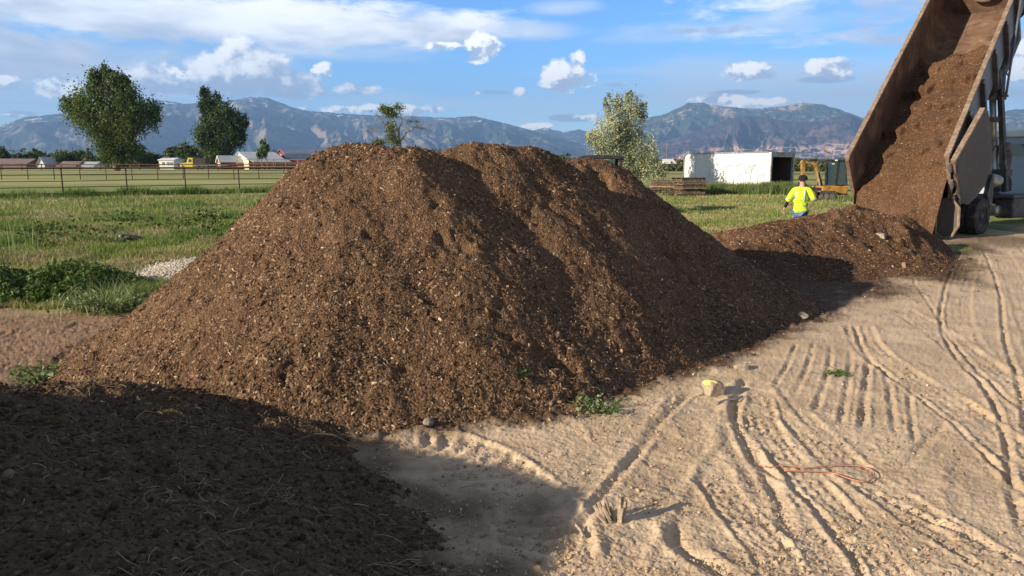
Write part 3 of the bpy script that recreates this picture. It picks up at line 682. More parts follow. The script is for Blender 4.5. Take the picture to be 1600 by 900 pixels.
# ------------------------------------------------------------------ vegetation
M['cotton'] = leafmat('cottonwood_leaf', (.075, .12, .03), (.135, .19, .055), (.055, .09, .026), .28, patch=.25)
M['cottondark'] = leafmat('dark_leaf', (.045, .085, .024), (.085, .135, .04), (.035, .065, .02), .22, patch=.3)
M['olive'] = leafmat('silver_leaf', (.42, .45, .29), (.58, .58, .42), (.34, .38, .23), .3, patch=.8)
M['bush'] = leafmat('bush_leaf', (.05, .085, .025), (.085, .125, .04), (.07, .09, .035), .2, patch=.15)
M['bushpale'] = leafmat('pale_bush_leaf', (.09, .13, .05), (.13, .17, .07), (.08, .10, .04), .2, patch=.15)
M['bark'] = simple('bark', (.22, .17, .13), .95, scale=6, bump=.6, spec=.1)
M['barkgrey'] = simple('grey_bark', (.28, .25, .22), .95, scale=6, bump=.6, spec=.1)
def limb(mb, a, b, r0, r1, wob=.08, n=4):
    a = np.array(a, float); b = np.array(b, float); L = np.linalg.norm(b-a); P = [a+(b-a)*i/n+(RNG.normal(0, wob*L/n, 3) if 0 < i < n else 0) for i in range(n+1)]
    mb.tube(P, [r0+(r1-r0)*i/n for i in range(n+1)], 7); return P
def tree(name, label, cat, base, lobes, leaf, nleaf, lsize, lmat, bmat, trunk_r, fork=.3, group=None, clump=.9, twigs=0):
    """lobes: (x,y,z,rx,rz,w) relative to the base; leaves sit in small clumps spread through every lobe"""
    base = np.array(base, float); T = empty(name, base, label, cat, group)
    mb = MB(); top = max(l[2]+l[4] for l in lobes); f = base+np.array([0, 0, top*fork]); P = limb(mb, base-np.array([0, 0, .3]), f, trunk_r, trunk_r*.72, .03)
    wsum = sum(l[5] for l in lobes); LP = []; 
    for lx, ly, lz, rx, rz, w in lobes:
        c = base+np.array([lx, ly, lz]); Q = limb(mb, f-np.array([0, 0, random.uniform(0, top*fork*.35)]), c+np.array([0, 0, -rz*.2]), trunk_r*.5, trunk_r*.13, .12, 5)
        nc = max(3, int(w/wsum*nleaf/leaf)); d = RNG.normal(0, 1, (nc, 3)); d /= np.linalg.norm(d, axis=1)[:, None]; rr = RNG.uniform(.12, 1, nc)**.42
        C = c+d*rr[:, None]*np.array([rx, rx, rz])
        for k in range(min(nc, 7+twigs)):
            q = Q[random.randint(2, 5)]; mb.tube([q, (q+C[k])/2+RNG.normal(0, rx*.06, 3), C[k]], [trunk_r*.14, trunk_r*.08, trunk_r*.03], 4)
        cs = clump*rx*.24*RNG.uniform(.6, 1.5, nc)
        for k in range(nc):
            o = RNG.normal(0, 1, (leaf, 3))*cs[k]*np.array([.62, .62, 1.15]); LP.append(C[k]+o)
    mb.build('trunk', bmat, T, smooth=True)
    LP = np.concatenate(LP); n = len(LP); nr = LP-(base+np.array([0, 0, top*.55])); nr /= np.linalg.norm(nr, axis=1)[:, None]+1e-6
    link_mesh('crown', leaves_mesh('crown', LP, RNG.uniform(.6, 1.35, n)*lsize, nr, .9), lmat, T)
    return T
def gpt(px, y): z = gb((px-800)/F*y, y); d = (px-800)/F*(y*math.cos(PITCH)-(z-H)*math.sin(PITCH)); return (d, y, z)
def scl(px, y): return y/F
B = gpt(182, 150); q = 150/F
def lob(px, py, rx, rz, w, y, B, dy=0): p = at_y(px, py, y); return (p[0]-B[0], dy, p[2]-B[2], rx*y/F, rz*y/F, w)
tree('cottonwood_tree', 'tall broad cottonwood with pale trunk, standing alone at far left', 'tree', B,
     [lob(*a, 150, B, dy) for a, dy in (((150,135,16,24,1.0),1),((140,165,28,26,1.3),-1),((122,172,22,20,1.0),1),((165,185,34,30,1.7),-2),((190,150,20,28,1.2),1),((205,165,24,26,1.3),-1),((225,180,22,20,1.1),1),((205,200,28,26,1.4),-2),((175,215,30,22,1.4),0),((150,200,24,22,1.0),2),((148,122,10,12,.4),0),((192,130,9,12,.4),0),((238,172,11,12,.4),0),((108,164,12,12,.5),0),((173,235,18,14,.7),0),((178,128,14,20,.9),0),((178,247,20,10,.5),0),((165,112,8,10,.35),0),((200,235,16,14,.6),1),((178,170,26,30,1.2),3))],
     26, 30000, .42, M['cotton'], M['bark'], .75, .2, clump=1.0)
B = gpt(345, 225)
tree('cottonwood_tree', 'narrower dark cottonwood beside the red shed, leaning limbs on its right', 'tree', B,
     [lob(*a, 225, B, dy) for a, dy in (((322,160,11,22,.8),0),((330,185,20,24,1.2),1),((352,182,18,20,1.0),-1),((370,190,18,13,.9),0),((325,210,18,22,1.1),-1),((350,215,24,20,1.2),1),((368,214,15,14,.7),0),((340,236,24,14,1.0),0),((318,146,6,9,.3),0),((340,156,7,10,.3),0),((382,192,8,6,.3),0),((378,209,8,6,.25),0))],
     24, 17000, .58, M['cottondark'], M['bark'], .7, .15)
B = gpt(418, 190)
tree('young_tree', 'small slim tree above the roof of the cream barn', 'tree', B, [lob(*a, 190, B) for a in ((413,232,7,9,1),(411,222,4,6,.5),(408,240,7,8,1))], 18, 1500, .45, M['bushpale'], M['bark'], .2, .3)
B = gpt(970, 47.6)
tree('russian_olive_tree', 'silvery green bushy tree standing beside the white box trailer', 'tree', B,
     [lob(*a, 47.6, B, dy) for a, dy in (((968,180,20,28,1.),.3),((985,170,14,26,.8),-.3),((1003,172,8,20,.4),0),((950,165,7,16,.3),0),((955,205,26,24,1.2),-.4),((985,210,26,26,1.3),.4),((935,225,16,20,.7),0),((1000,240,28,22,1.2),-.3),((965,240,30,22,1.2),.3),((1018,262,20,16,.9),-.6),((925,215,10,10,.3),0),((966,160,5,14,.2),0),((985,152,5,12,.2),0),((1000,262,26,18,1.),.7),((1010,250,14,12,.5),0),((975,265,26,18,.8),0))],
     26, 24000, .105, M['olive'], M['barkgrey'], .14, .08, clump=.95)
# half dead tree behind the pile
B = gpt(622, 75); T = empty('dead_tree', B, 'half dead tree of bare grey limbs with a leafy top, behind the pile', 'tree'); mb = MB(); b0 = np.array(B)
def pxp(px, py, y, dy=0): p = at_y(px, py, y); return p+np.array([0, dy, 0])
segs = [((622,262),(624,224),.22,.17),((624,224),(622,205),.15,.11),((622,205),(612,182),.11,.07),((612,182),(600,172),.06,.03),((612,182),(618,168),.06,.03),((624,224),(636,206),.10,.07),((636,206),(648,199),.07,.035),((648,199),(658,200),.035,.015),((636,206),(634,192),.05,.03),((634,192),(641,190),.03,.012),((622,205),(604,197),.08,.045),((604,197),(590,182),.05,.02),((606,206),(584,203),.05,.02),((618,214),(606,206),.07,.05),((584,203),(572,206),.02,.01),((590,182),(586,176),.02,.01),((622,205),(628,188),.07,.03),((628,188),(626,175),.03,.015),((648,199),(652,190),.03,.01),((658,200),(666,204),.016,.007),((630,216),(645,222),.04,.015),((645,222),(655,232),.02,.008)]
for (a, b, r0, r1) in segs: limb(mb, pxp(*a, 75), pxp(*b, 75, random.uniform(-.4, .4)), r0*1.2, r1*1.2, .10)
tips = [(658,200),(648,199),(641,190),(652,190),(590,182),(572,206),(584,203),(655,232),(604,197),(634,192)]
for i in range(240):
    a = random.choice(tips); p = pxp(a[0], a[1], 75, 0); q = p+RNG.normal(0, .55, 3)*np.array([1, 1, .7])+np.array([0, 0, .12]); mb.tube([p, (p+q)/2+RNG.normal(0, .08, 3), q], [.014, .011, .005], 3, False)
mb.build('trunk', M['barkgrey'], T, smooth=True)
LP = []
for px, py, sx, sy, n in ((605,172,9,5,700),(612,178,10,5,600),(622,168,8,5,300),(598,170,5,5,200),(610,200,7,10,500),(612,215,8,8,600),(592,222,10,4,500),(618,222,6,6,300)):
    for i in range(n): LP.append(pxp(random.gauss(px, sx*.55), random.gauss(py, sy*.6), 75, random.gauss(0, .7)))
LP = np.array(LP); link_mesh('crown', leaves_mesh('crown', LP, RNG.uniform(.1, .2, len(LP)), None, 1.2), M['bushpale'], T)
# bushes and small trees along the far edge of the field
FAR = [(8,243,12,14,260,'cottondark'),(28,248,10,8,240,'bush'),(45,246,9,9,250,'bushpale'),(62,243,12,11,260,'cottondark'),(75,248,10,8,240,'bushpale'),(104,244,19,12,225,'bush'),(130,246,12,12,250,'cottondark'),(143,250,11,10,240,'bushpale'),(215,240,18,15,235,'bush'),(232,248,12,10,240,'cottondark'),(246,250,12,8,250,'cottondark'),(268,240,14,12,260,'bushpale'),(288,236,18,14,230,'bush'),(308,244,14,12,245,'bushpale'),(334,250,12,8,220,'bushpale'),(428,252,8,6,260,'bush'),(198,250,12,10,250,'bushpale'),(160,250,12,9,250,'bush')]
LAB = ['at the far left edge', 'left of the brown roof', 'over the brown roof', 'right of the brown roof', 'just left of the round green bush']
FL = ['dark bushy tree at the left end of the far treeline', 'low green bush behind the long brown roof', 'pale leafy tree behind the long brown roof', 'dark pointed tree just right of the long brown roof', 'pale low bush left of the white shed', 'wide rounded green tree behind the white shed', 'dark tree between the white shed roofs and the tall cottonwood', 'pale bush just left of the tall cottonwood', 'rounded green tree immediately right of the tall cottonwood', 'dark low bush left of the white box building', 'dark low bush behind the white box building', 'pale spreading tree above the white box building', 'largest spreading green tree behind the yellow lorry', 'pale tree between the yellow lorry and the dark cottonwood', 'pale low bush at the foot of the dark cottonwood', 'low bush between the cream barn and the dark red barn', 'pale bush behind the trunk of the tall cottonwood, on its right', 'green bush behind the trunk of the tall cottonwood, on its left']
for (px, py, rx, rz, y, mk), lb in zip(FAR, FL):
    B = gpt(px, y); s = y/F; lb_ = [lob(px+random.uniform(-.6, .6)*rx, py+random.uniform(-.4, .5)*rz, rx*random.uniform(.4, .7), rz*random.uniform(.4, .75), 1, y, B, random.uniform(-1, 1)*rx*s*.4) for _ in range(6)]+[lob(px+random.uniform(-.7, .7)*rx, 256, rx*.5, 7, 1, y, B) for _ in range(2)]
    tree('field_tree', lb, 'tree', B, lb_, 14, 2400, .62, M[mk], M['bark'], .3, .15, group='trees and bushes along the far edge of the field')
# far hedgerow, read as one mass
def hedge(pts, n, hmin, hmax):
    LP = []
    for (x0, y0), (x1, y1) in pts:
        u = RNG.uniform(0, 1, n); x = x0+(x1-x0)*u+RNG.normal(0, 2, n); y = y0+(y1-y0)*u+RNG.normal(0, 3, n); hh = (hmin+(hmax-hmin)*np.clip(.5+.9*fbm(x*.06, y*.06, 3), 0, 1)); LP.append(np.stack([x, y, ground_base(x, y)+hh*RNG.uniform(0, 1, n)**.7], 1))
    return np.concatenate(LP)
LP = np.concatenate([hedge([((-330,330),(30,420))], 12000, 3, 9), hedge([((30,420),(420,400))], 8000, 1.5, 5)])
tag(link_mesh('distant_treeline', leaves_mesh('distant_treeline', LP, RNG.uniform(1.0, 2.2, len(LP)), None, 1.2), M['bush']), 'far band of trees and hedges in front of the mountains', 'treeline', kind='stuff')
LP = hedge([((22,150),(60,140)), ((60,140),(110,150))], 7000, .3, 1.7)
tag(link_mesh('field_scrub', leaves_mesh('field_scrub', LP, RNG.uniform(.35, .8, len(LP)), None, 1.2), M['bushpale']), 'pale scrub growing behind the trailer and the digger', 'scrub', kind='stuff')
# ------------------------------------------------------------------ grass
M['grass'] = leafmat('grass_blade', (.15, .22, .045), (.25, .30, .085), (.36, .33, .14), .3, patch=.45)
M['grassdark'] = leafmat('lush_grass_blade', (.07, .14, .022), (.13, .21, .045), (.18, .24, .07), .3, patch=.5)
M['tallgrass'] = leafmat('tall_grass_blade', (.11, .17, .05), (.21, .26, .10), (.15, .20, .07), .3, patch=.8)
M['drygrass'] = leafmat('dry_grass_blade', (.38, .29, .17), (.48, .38, .24), (.30, .25, .14), .2, patch=.5)
M['weed'] = leafmat('weed_leaf', (.055, .12, .022), (.10, .18, .04), (.13, .19, .06), .3, patch=1.2)
M['weedpale'] = leafmat('pale_weed_leaf', (.20, .26, .11), (.32, .37, .19), (.14, .20, .07), .3, patch=1.5)
def gzf(x, y): return ground_base(x, y)+.02*fbm(x*1.4, y*1.4, 3)
def field(n, xf, y0, y1, pw=1.0):
    """points denser towards the camera"""
    y = 1/RNG.uniform((1/y1)**pw, (1/y0)**pw, n)**(1/pw); x = xf(y, RNG.uniform(0, 1, n)); return x, y
x, y = field(150000, lambda y, u: -.80*y+u*(.80*y-1), 11.0, 42, 1.2)
k = (main_pile(x, y) < -.1) & (y-(11.1+.5*fbm(x*.5, y*.5, 4)+.15*fbm(x*2.3+7, y*2.3, 3)) > 0); x = x[k]; y = y[k]
dry = fbm(x*.35+5, y*.5+3, 4); n = len(x); hgt = RNG.uniform(.05, .15, n)*(1+.9*np.clip(fbm(x*.8, y*.8, 3), -.6, 1))*(1+.35*np.clip(y/40, 0, 1)); P_ = np.stack([x, y, gzf(x, y)], 1)
drym = ((dry > .16) | (np.abs(y-(15.5+.02*x)-1.0*fbm(x*.3, 0*x, 2)) < .55*(fbm(x*.5+9, y*.2, 2)+.6))) & (RNG.uniform(0, 1, n) < .85)
def put_grass(nm, k, m, lab, hs=1., lean=.5):
    w_ = .006+.0006*P_[k][:, 1]; o = link_mesh(nm, blades_mesh(nm, P_[k], hgt[k]*hs, w_, lean), m); return tag(o, lab, 'grass', kind='stuff')
lush = ~drym & (fbm(x*.25+44, y*.35, 3) > .12)
put_grass('grass', ~drym & ~lush, M['grass'], 'short yellow green grass on the left side of the yard'); put_grass('lush_grass', lush, M['grassdark'], 'patches of deeper green grass on the left side of the yard', 1.25)
put_grass('dry_grass', drym, M['drygrass'], 'straw coloured dead grass in strips across the left lawn', .7, 1.1)
x, y = field(90000, lambda y, u: .08*y+u*.46*y, 17.2, 48, 1.0)
k = (far_pile(x, y) < -.05) & (main_pile(x, y) < -.1) & (y > np.where(x < 11.5, 17.6, np.clip(20.2+(x-11.5)*.75, 20, 26))) & ~((x > 11) & (y < 24)); x = x[k]; y = y[k]; n = len(x); P_ = np.stack([x, y, gzf(x, y)], 1); hgt = RNG.uniform(.04, .13, n)*(1+.8*np.clip(fbm(x*.7, y*.7, 3), -.6, 1))
d2 = (fbm(x*.4+5, y*.6+3, 4) > .25); put_grass('grass', ~d2, M['grass'], 'short green grass between the compost and the white trailer'); put_grass('dry_grass', d2, M['drygrass'], 'dry yellow grass between the compost and the white trailer', .8, 1.0)
# tall grass: along the pipe fence, and at the trailer
def along(pts, n, wd):
    P = []; 
    for (x0, y0), (x1, y1) in zip(pts[:-1], pts[1:]):
        u = RNG.uniform(0, 1, n); P.append(np.stack([x0+(x1-x0)*u+RNG.normal(0, wd, n), y0+(y1-y0)*u+RNG.normal(0, wd, n)], 1))
    return np.concatenate(P)
q = along([(-34,32.6), (-24.3,40.3), (-16.9,46.2), (-9,52.5)], 4500, .45); x, y = q.T; n = len(x); P_ = np.stack([x, y, gzf(x, y)], 1); hgt = RNG.uniform(.15, .5, n)*(.7+.7*np.clip(fbm(x*.6, y*.6, 3)+.4, 0, 1)); put_grass('fence_grass', np.ones(n, bool), M['grassdark'], 'darker long grass along the foot of the near pipe fence')
q = along([(8.8,44), (11.5,45.2), (15.3,44.5), (17.2,45.2)], 9000, .55); x, y = q.T; n = len(x); P_ = np.stack([x, y, gzf(x, y)], 1); hgt = RNG.uniform(.28, .80, n)*(.75+.5*np.clip(fbm(x*.9, y*.9, 3)+.3, 0, 1)); put_grass('tall_grass', np.ones(n, bool), M['tallgrass'], 'tall rank green grass in front of the white trailer', 1, .25)
q = along([(16.6,37), (21,37.6)], 2500, .5); x, y = q.T; n = len(x); P_ = np.stack([x, y, gzf(x, y)], 1); hgt = RNG.uniform(.15, .45, n); put_grass('tall_grass', np.ones(n, bool), M['tallgrass'], 'long grass in front of the tracks of the digger', 1, .3)
# leafy weeds at the edge of the dirt, lower left
n = 15000; x = RNG.uniform(-10.5, -5.6, n); y = 11.35+RNG.uniform(0, 1, n)**1.3*2.0; hh = np.clip(.50+.35*fbm(x*.9, y*.9, 3), .08, .8)*sm(11.2, 11.6, y)*sm(13.6, 12.2, y)*sm(-5.6, -7.2, x)
P_ = np.stack([x, y, gzf(x, y)+hh*RNG.uniform(.1, 1, n)**.6], 1)
tag(link_mesh('leafy_weeds', leaves_mesh('leafy_weeds', P_, RNG.uniform(.04, .10, n), None, .6), M['weed']), 'bank of broad leaved green weeds along the edge of the dirt', 'weeds', kind='stuff')
n = 3500; x = RNG.uniform(-9, -3.0, n); y = RNG.uniform(17, 25, n); kk = fbm(x*.6, y*.8+30, 3) > .25; x = x[kk]-4; y = y[kk]; n = len(x); P_ = np.stack([x, y, gzf(x, y)+RNG.uniform(.02, .35, n)], 1)
tag(link_mesh('dark_weeds', leaves_mesh('dark_weeds', P_, RNG.uniform(.08, .16, n), None, .6), M['cottondark']), 'darker broad leaved weeds dotted across the left lawn', 'weeds', kind='stuff')
# lush strip behind the weed clump
x, y = np.stack([RNG.uniform(-7.6, -4.4, 16000), RNG.uniform(11.6, 14.6, 16000)]); k = main_pile(x, y) < -.05; x = x[k]; y = y[k]; n = len(x); P_ = np.stack([x, y, gzf(x, y)], 1); k = np.hypot((x+6.3)/1.3, (y-14.3)/1.6) > 1; P_ = P_[k]; n = len(P_); hgt = RNG.uniform(.1, .3, n); put_grass('lush_grass', np.ones(n, bool), M['grassdark'], 'dense dark green grass between the weeds and the gravel')
def weed_clump(name, label, c, n_st, h, spread, lsz, m1, m2, lean=(.3, 0), heads=0):
    T = empty(name, c, label, 'weed'); c = np.array(c, float); mb = MB(); LP = []
    for i in range(n_st):
        a = random.uniform(0, 6.28); r = random.uniform(0, spread)*.5; p0 = c+np.array([math.cos(a)*r, math.sin(a)*r, 0]); hh = h*random.uniform(.4, 1.1)
        d = np.array([math.cos(a)*spread*.7+lean[0]*hh*random.uniform(.3, 1.6), math.sin(a)*spread*.6+lean[1]*hh, hh]); P = [p0+d*q*np.array([q**.5, q**.5, 1-.25*q]) for q in (0, .33, .66, 1)]; mb.tube(P, [.007, .006, .004, .002], 4, False)
        for k in range(7): q = random.uniform(.2, 1); LP.append(p0+d*q*np.array([q**.5, q**.5, 1-.25*q])+RNG.normal(0, lsz*.5, 3))
    mb.build('stems', m2, T); LP = np.array(LP); link_mesh('leaves', leaves_mesh('leaves', LP, RNG.uniform(.5, 1.4, len(LP))*lsz, None, .9), m1, T)
    if heads:
        x = c[0]+RNG.normal(0, spread*.4, heads); y = c[1]+RNG.normal(0, spread*.3, heads); P = np.stack([x, y, gzf(x, y)], 1); link_mesh('blades', blades_mesh('blades', P, RNG.uniform(.3, 1.0, heads)*h*1.5, RNG.uniform(.008, .018, heads), .8, 4), m2, T)
    return T
c = at_z(150, 492, .02); weed_clump('weed_clump', 'pale trampled clump of weeds and seeding grass, leaning over the dirt', c+np.array([.1, .25, 0]), 70, .42, .75, .06, M['weedpale'], M['weedpale'], (.35, 0), 260)
c = at_z(95, 490, .02); weed_clump('weed_clump', 'small upright leafy weed at the dirt edge, left of the trampled clump', c+np.array([0, .2, 0]), 10, .45, .2, .06, M['weedpale'], M['weedpale'], (.1, 0))
c = at_z(14, 480, .02); weed_clump('weed_clump', 'pale leafy weed at the dirt edge, at the left border', c+np.array([0, .2, 0]), 10, .5, .25, .09, M['weedpale'], M['weed'], (.1, 0))
c = at_z(935, 643, 0); weed_clump('weed_clump', 'low grey green weed at the foot of the big pile', (c[0], c[1], .02), 26, .10, .26, .035, M['weedpale'], M['weed'], (.2, 0))
c = at_z(38, 612, .0); weed_clump('weed_clump', 'small pale weed where the dark manure meets the lit dirt', (c[0], c[1]+.3, .02), 22, .22, .3, .06, M['weedpale'], M['weed'], (.1, 0))
c = at_z(1308, 587, 0); weed_clump('weed_clump', 'tiny green sprout alone on the open sand', (c[0], c[1], .015), 16, .03, .14, .03, M['weed'], M['weed'], (0, 0))
px_, py_ = -.12, 6.75; weed_clump('weed_clump', 'dark green sprig half buried low in the big pile', (px_+.25, py_, float(msurf(np.array([px_+.25]), np.array([py_]))[0])), 12, .08, .15, .03, M['cottondark'], M['weed'], (0, 0))
c = at_z(240, 645, 0); weed_clump('weed_clump', 'single small green sprout at the edge of the shadow on the pile', (c[0], c[1], .1), 8, .10, .1, .035, M['weed'], M['weed'], (0, 0))
# tall seeding stalks in the lawn
x = RNG.uniform(-13.5, -9.5, 60); y = RNG.uniform(13.5, 17, 60); tag(link_mesh('seed_stalks', blades_mesh('seed_stalks', np.stack([x, y, gzf(x, y)], 1), RNG.uniform(.5, 1.2, 60), np.full(60, .02), .12, 3), M['weedpale']), 'thin pale seed stalks rising out of the left lawn', 'stalks', kind='stuff')
# ------------------------------------------------------------------ hard materials
M['rust'] = simple('rusty_pipe', (.10, .055, .038), .85, scale=5, bump=.2)
M['wood'] = simple('weathered_wood', (.27, .20, .14), .9, scale=7, bump=.3)
M['darkwood'] = simple('dark_wood', (.13, .085, .06), .9, scale=7, bump=.3, var=.5)
M['white'] = simple('white_panel', (.74, .74, .72), .45, var=.05, scale=1.5, dirt=(.55, .50, .44), dirt_amt=.25)
M['cream'] = simple('cream_siding', (.72, .66, .47), .8, var=.06, scale=2)
M['redpaint'] = simple('red_siding', (.30, .055, .05), .8, var=.2, scale=1)
M['darkred'] = simple('dark_red_siding', (.20, .030, .035), .8, var=.2, scale=1)
M['tin'] = simple('grey_metal_roof', (.42, .44, .47), .5, var=.12, scale=.6)
M['bluetin'] = simple('blue_grey_roof', (.16, .20, .27), .5, var=.2, scale=.5)
M['brownroof'] = simple('brown_roof', (.20, .14, .13), .9, var=.2, scale=.6)
M['dark'] = simple('dark_interior', (.035, .028, .024), .9, var=.3)
M['yellow'] = simple('yellow_paint', (.75, .55, .03), .4, var=.1, scale=3, dirt=(.35, .25, .1))
M['excyellow'] = simple('digger_paint', (.40, .21, .035), .6, var=.35, scale=4, dirt=(.12, .08, .05), dirt_amt=.7)
M['boomdirt'] = simple('grimy_boom_paint', (.36, .20, .05), .75, var=.45, scale=7, dirt=(.05, .035, .025), dirt_amt=.8)
M['black'] = simple('black_plastic', (.022, .022, .024), .75, var=.3, scale=8, dirt=(.10, .085, .07), dirt_amt=.4)
M['rubber'] = simple('tyre_rubber', (.035, .033, .032), .85, var=.3, scale=10, dirt=(.16, .12, .09), dirt_amt=.6, bump=.3)
M['steel'] = simple('dusty_steel', (.30, .30, .31), .45, metal=.6, scale=6, dirt=(.25, .2, .15))
M['chrome'] = simple('cylinder_chrome', (.5, .5, .46), .35, metal=.5, scale=4, dirt=(.3, .25, .18))
M['framepaint'] = simple('chassis_paint', (.045, .045, .05), .6, scale=6, var=.4, dirt=(.18, .14, .10), bump=.15)
M['bedout'] = simple('grey_bed_steel', (.13, .155, .185), .5, metal=.15, scale=2.2, var=.22, dirt=(.14, .105, .08), dirt_amt=.7, bump=.08)
M['gate'] = simple('brown_grey_gate_steel', (.085, .070, .062), .7, scale=3.2, var=.2, dirt=(.14, .098, .07), dirt_amt=.5, bump=.12)
M['rim'] = simple('worn_rim_steel', (.26, .19, .14), .7, scale=9, var=.4, dirt=(.14, .09, .06), bump=.25)
M['bedin'] = simple('rusty_bed_lining', (.13, .075, .05), .75, scale=2.4, var=.4, dirt=(.27, .18, .115), dirt_amt=.6, bump=.15)
M['cabpaint'] = simple('silver_blue_cab', (.30, .35, .42), .35, metal=.2, scale=1.2, var=.06)
M['redmark'] = simple('red_reflector', (.42, .07, .05), .5)
M['rock'] = simple('pale_rock', (.31, .255, .195), .9, scale=14, var=.35, bump=.8)
M['rockyellow'] = simple('yellow_paint_on_rock', (.70, .62, .20), .8, scale=30, var=.2, bump=.3)
M['gravel'] = chipmat('gravel', [(0, (.34, .29, .24)), (.4, (.46, .40, .33)), (.8, (.58, .52, .45))])
M['stick'] = simple('bleached_stick', (.36, .29, .21), .9, scale=40, var=.4, bump=.5)
M['cord'] = simple('orange_red_cord', (.50, .20, .12), .7, scale=20)
m, t, b = mat('cab_glass'); b.inputs['Base Color'].default_value = (.05, .10, .12, 1); b.inputs['Roughness'].default_value = .06; b.inputs['Specular IOR Level'].default_value = .8; b.inputs['Transmission Weight'].default_value = .35; M['glass'] = m
# ------------------------------------------------------------------ fences
def fence(name, label, a, d, n, hgt, rails, prail, ppost, m, extra_top=1.5, x0=-6):
    a = np.array(a, float); d = np.array(d, float); zz = lambda p: gb(p[0], p[1]); T = empty(name, (a[0], a[1], zz(a)), label, 'fence')
    pts = [a+d*i for i in range(x0, n)]
    for p in pts:
        MB().tube([(p[0], p[1], zz(p)-.3), (p[0]+random.gauss(0, .012), p[1], zz(p)+hgt)], ppost, 8).build('post', m, T, smooth=True)
    for k, h in enumerate(rails):
        MB().tube([(p[0], p[1]-ppost, zz(p)+h+random.gauss(0, .008)) for p in pts], prail*(extra_top if h == rails[-1] else 1), 6).build('rail', m, T, smooth=True)
    return T
fence('pipe_fence', 'nearest rusty pipe fence with five rails across the left lawn', (-24.3, 40.5), (2.47, 1.97), 12, 1.52, [.20, .53, .86, 1.19, 1.52], .022, .042, M['rust'], 1.9)
fence('pipe_fence', 'second rusty pipe fence, farther out, its top rail level with the barn walls', (-42.0, 83), (2.72, .25), 26, 1.62, [.5, .95, 1.62], .028, .05, M['rust'], 2.1, x0=-14)
fence('wooden_fence', 'low dark wooden fence farthest out, in front of the barns and the brown roof', (-130, 178), (4.6, .1), 22, 1.5, [.6, 1.2], .09, .13, M['darkwood'], 1, x0=-4)
fence('corral_fence', 'pale corral rails standing against the cream barn and red shed', (-68, 186), (3.0, .1), 14, 2.6, [.8, 1.6, 2.4], .09, .13, M['wood'], 1, x0=0)
fence('pipe_fence', 'rusty rail fence behind the digger and beside the white trailer', (17.0, 50.5), (2.6, .3), 8, 1.5, [.35, .72, 1.1, 1.5], .03, .05, M['rust'], 1.4, x0=0)
# ------------------------------------------------------------------ far farm buildings
def Q(px, y, dz=0): g = gpt(px, y); return np.array([g[0], g[1], g[2]+dz])
def shed(name, label, cat, px0, px1, y, eave, ridge, depth, wallm, roofm, axis='x', over=.4, trim=None, skew=0., parts=None):
    """gabled building: front wall from px0 to px1 at distance y. axis 'x': ridge runs across the view; 'y': gable faces the camera"""
    a = Q(px0, y); b = Q(px1, y+skew); z0 = min(a[2], b[2])-.2; u = b-a; u[2] = 0; L = np.linalg.norm(u); u /= L; v = np.array([-u[1], u[0], 0]); 
    T = empty(name, a, label, cat); A = np.array([a[0], a[1], z0]); w = MB(); Z = np.array([0, 0, 1.])
    if axis == 'x':
        prof = [(0, 0), (depth, 0), (depth, eave), (depth/2, ridge), (0, eave)]; w.prism([A+v*p+Z*q for p, q in prof], u*L).build('wall', wallm, T)
        r = MB()
        for s in (0, 1):
            e = A+v*(depth*s+(over if s else -over))+Z*(eave-over*(ridge-eave)/(depth/2)+.06); m_ = A+v*depth/2+Z*(ridge+.06)
            r.prism([e-u*over, m_-u*over, m_-u*over+Z*.15, e-u*over+Z*.15], u*(L+2*over))
        r.build('roof', roofm, T)
    else:
        prof = [(0, 0), (L, 0), (L, eave), (L/2, ridge), (0, eave)]; w.prism([A+u*p+Z*q for p, q in prof], v*depth).build('wall', wallm, T)
        r = MB()
        for s in (0, 1):
            e = A+u*(L*s+(over if s else -over))+Z*(eave-over*(ridge-eave)/(L/2)+.06); m_ = A+u*L/2+Z*(ridge+.06)
            r.prism([e-v*over, m_-v*over, m_-v*over+Z*.15, e-v*over+Z*.15], v*(depth+2*over))
        r.build('roof', roofm, T)
    return T, A, u, v, L, Z
# red shed
Z = np.array([0, 0, 1.]); T = empty('red_shed', Q(346, 198), 'small red shed with white trim and grey roof, left of the cream barn', 'shed')
A = Q(340, 200, -.2); u = np.array([.55, -.835, 0]); v = np.array([.835, .55, 0]); L = 4.0; dp = 5.6
MB().prism([A+u*p*L+Z*q for p, q in ((0, 0), (1, 0), (1, 2.1), (.5, 3.6), (0, 2.1))], v*dp).build('wall', M['redpaint'], T)
for s_ in (0, 1):
    e = A+u*(L*s_+(.3 if s_ else -.3))+Z*1.95-v*.3; m_ = A+u*L/2+Z*3.68-v*.3; MB().prism([e, m_, m_+Z*.14, e+Z*.14], v*(dp+.6)).build('roof', M['tin'], T); MB().bar(e-v*.06, m_-v*.06, .10, .30).build('trim', M['white'], T)
MB().box(A+u*L*.5+Z*1.05-v*.05, (L*.5, .08, 1.5), (u, v, Z)).build('door', M['white'], T); MB().box(A+u*L*.5+Z*2.6-v*.04, (.5, .06, .5), (u, v, Z)).build('window', M['white'], T)
for q in (.06, .94): MB().box(A+u*L*q+Z*1.05-v*.04, (.2, .06, 2.1), (u, v, Z)).build('corner_board', M['white'], T)
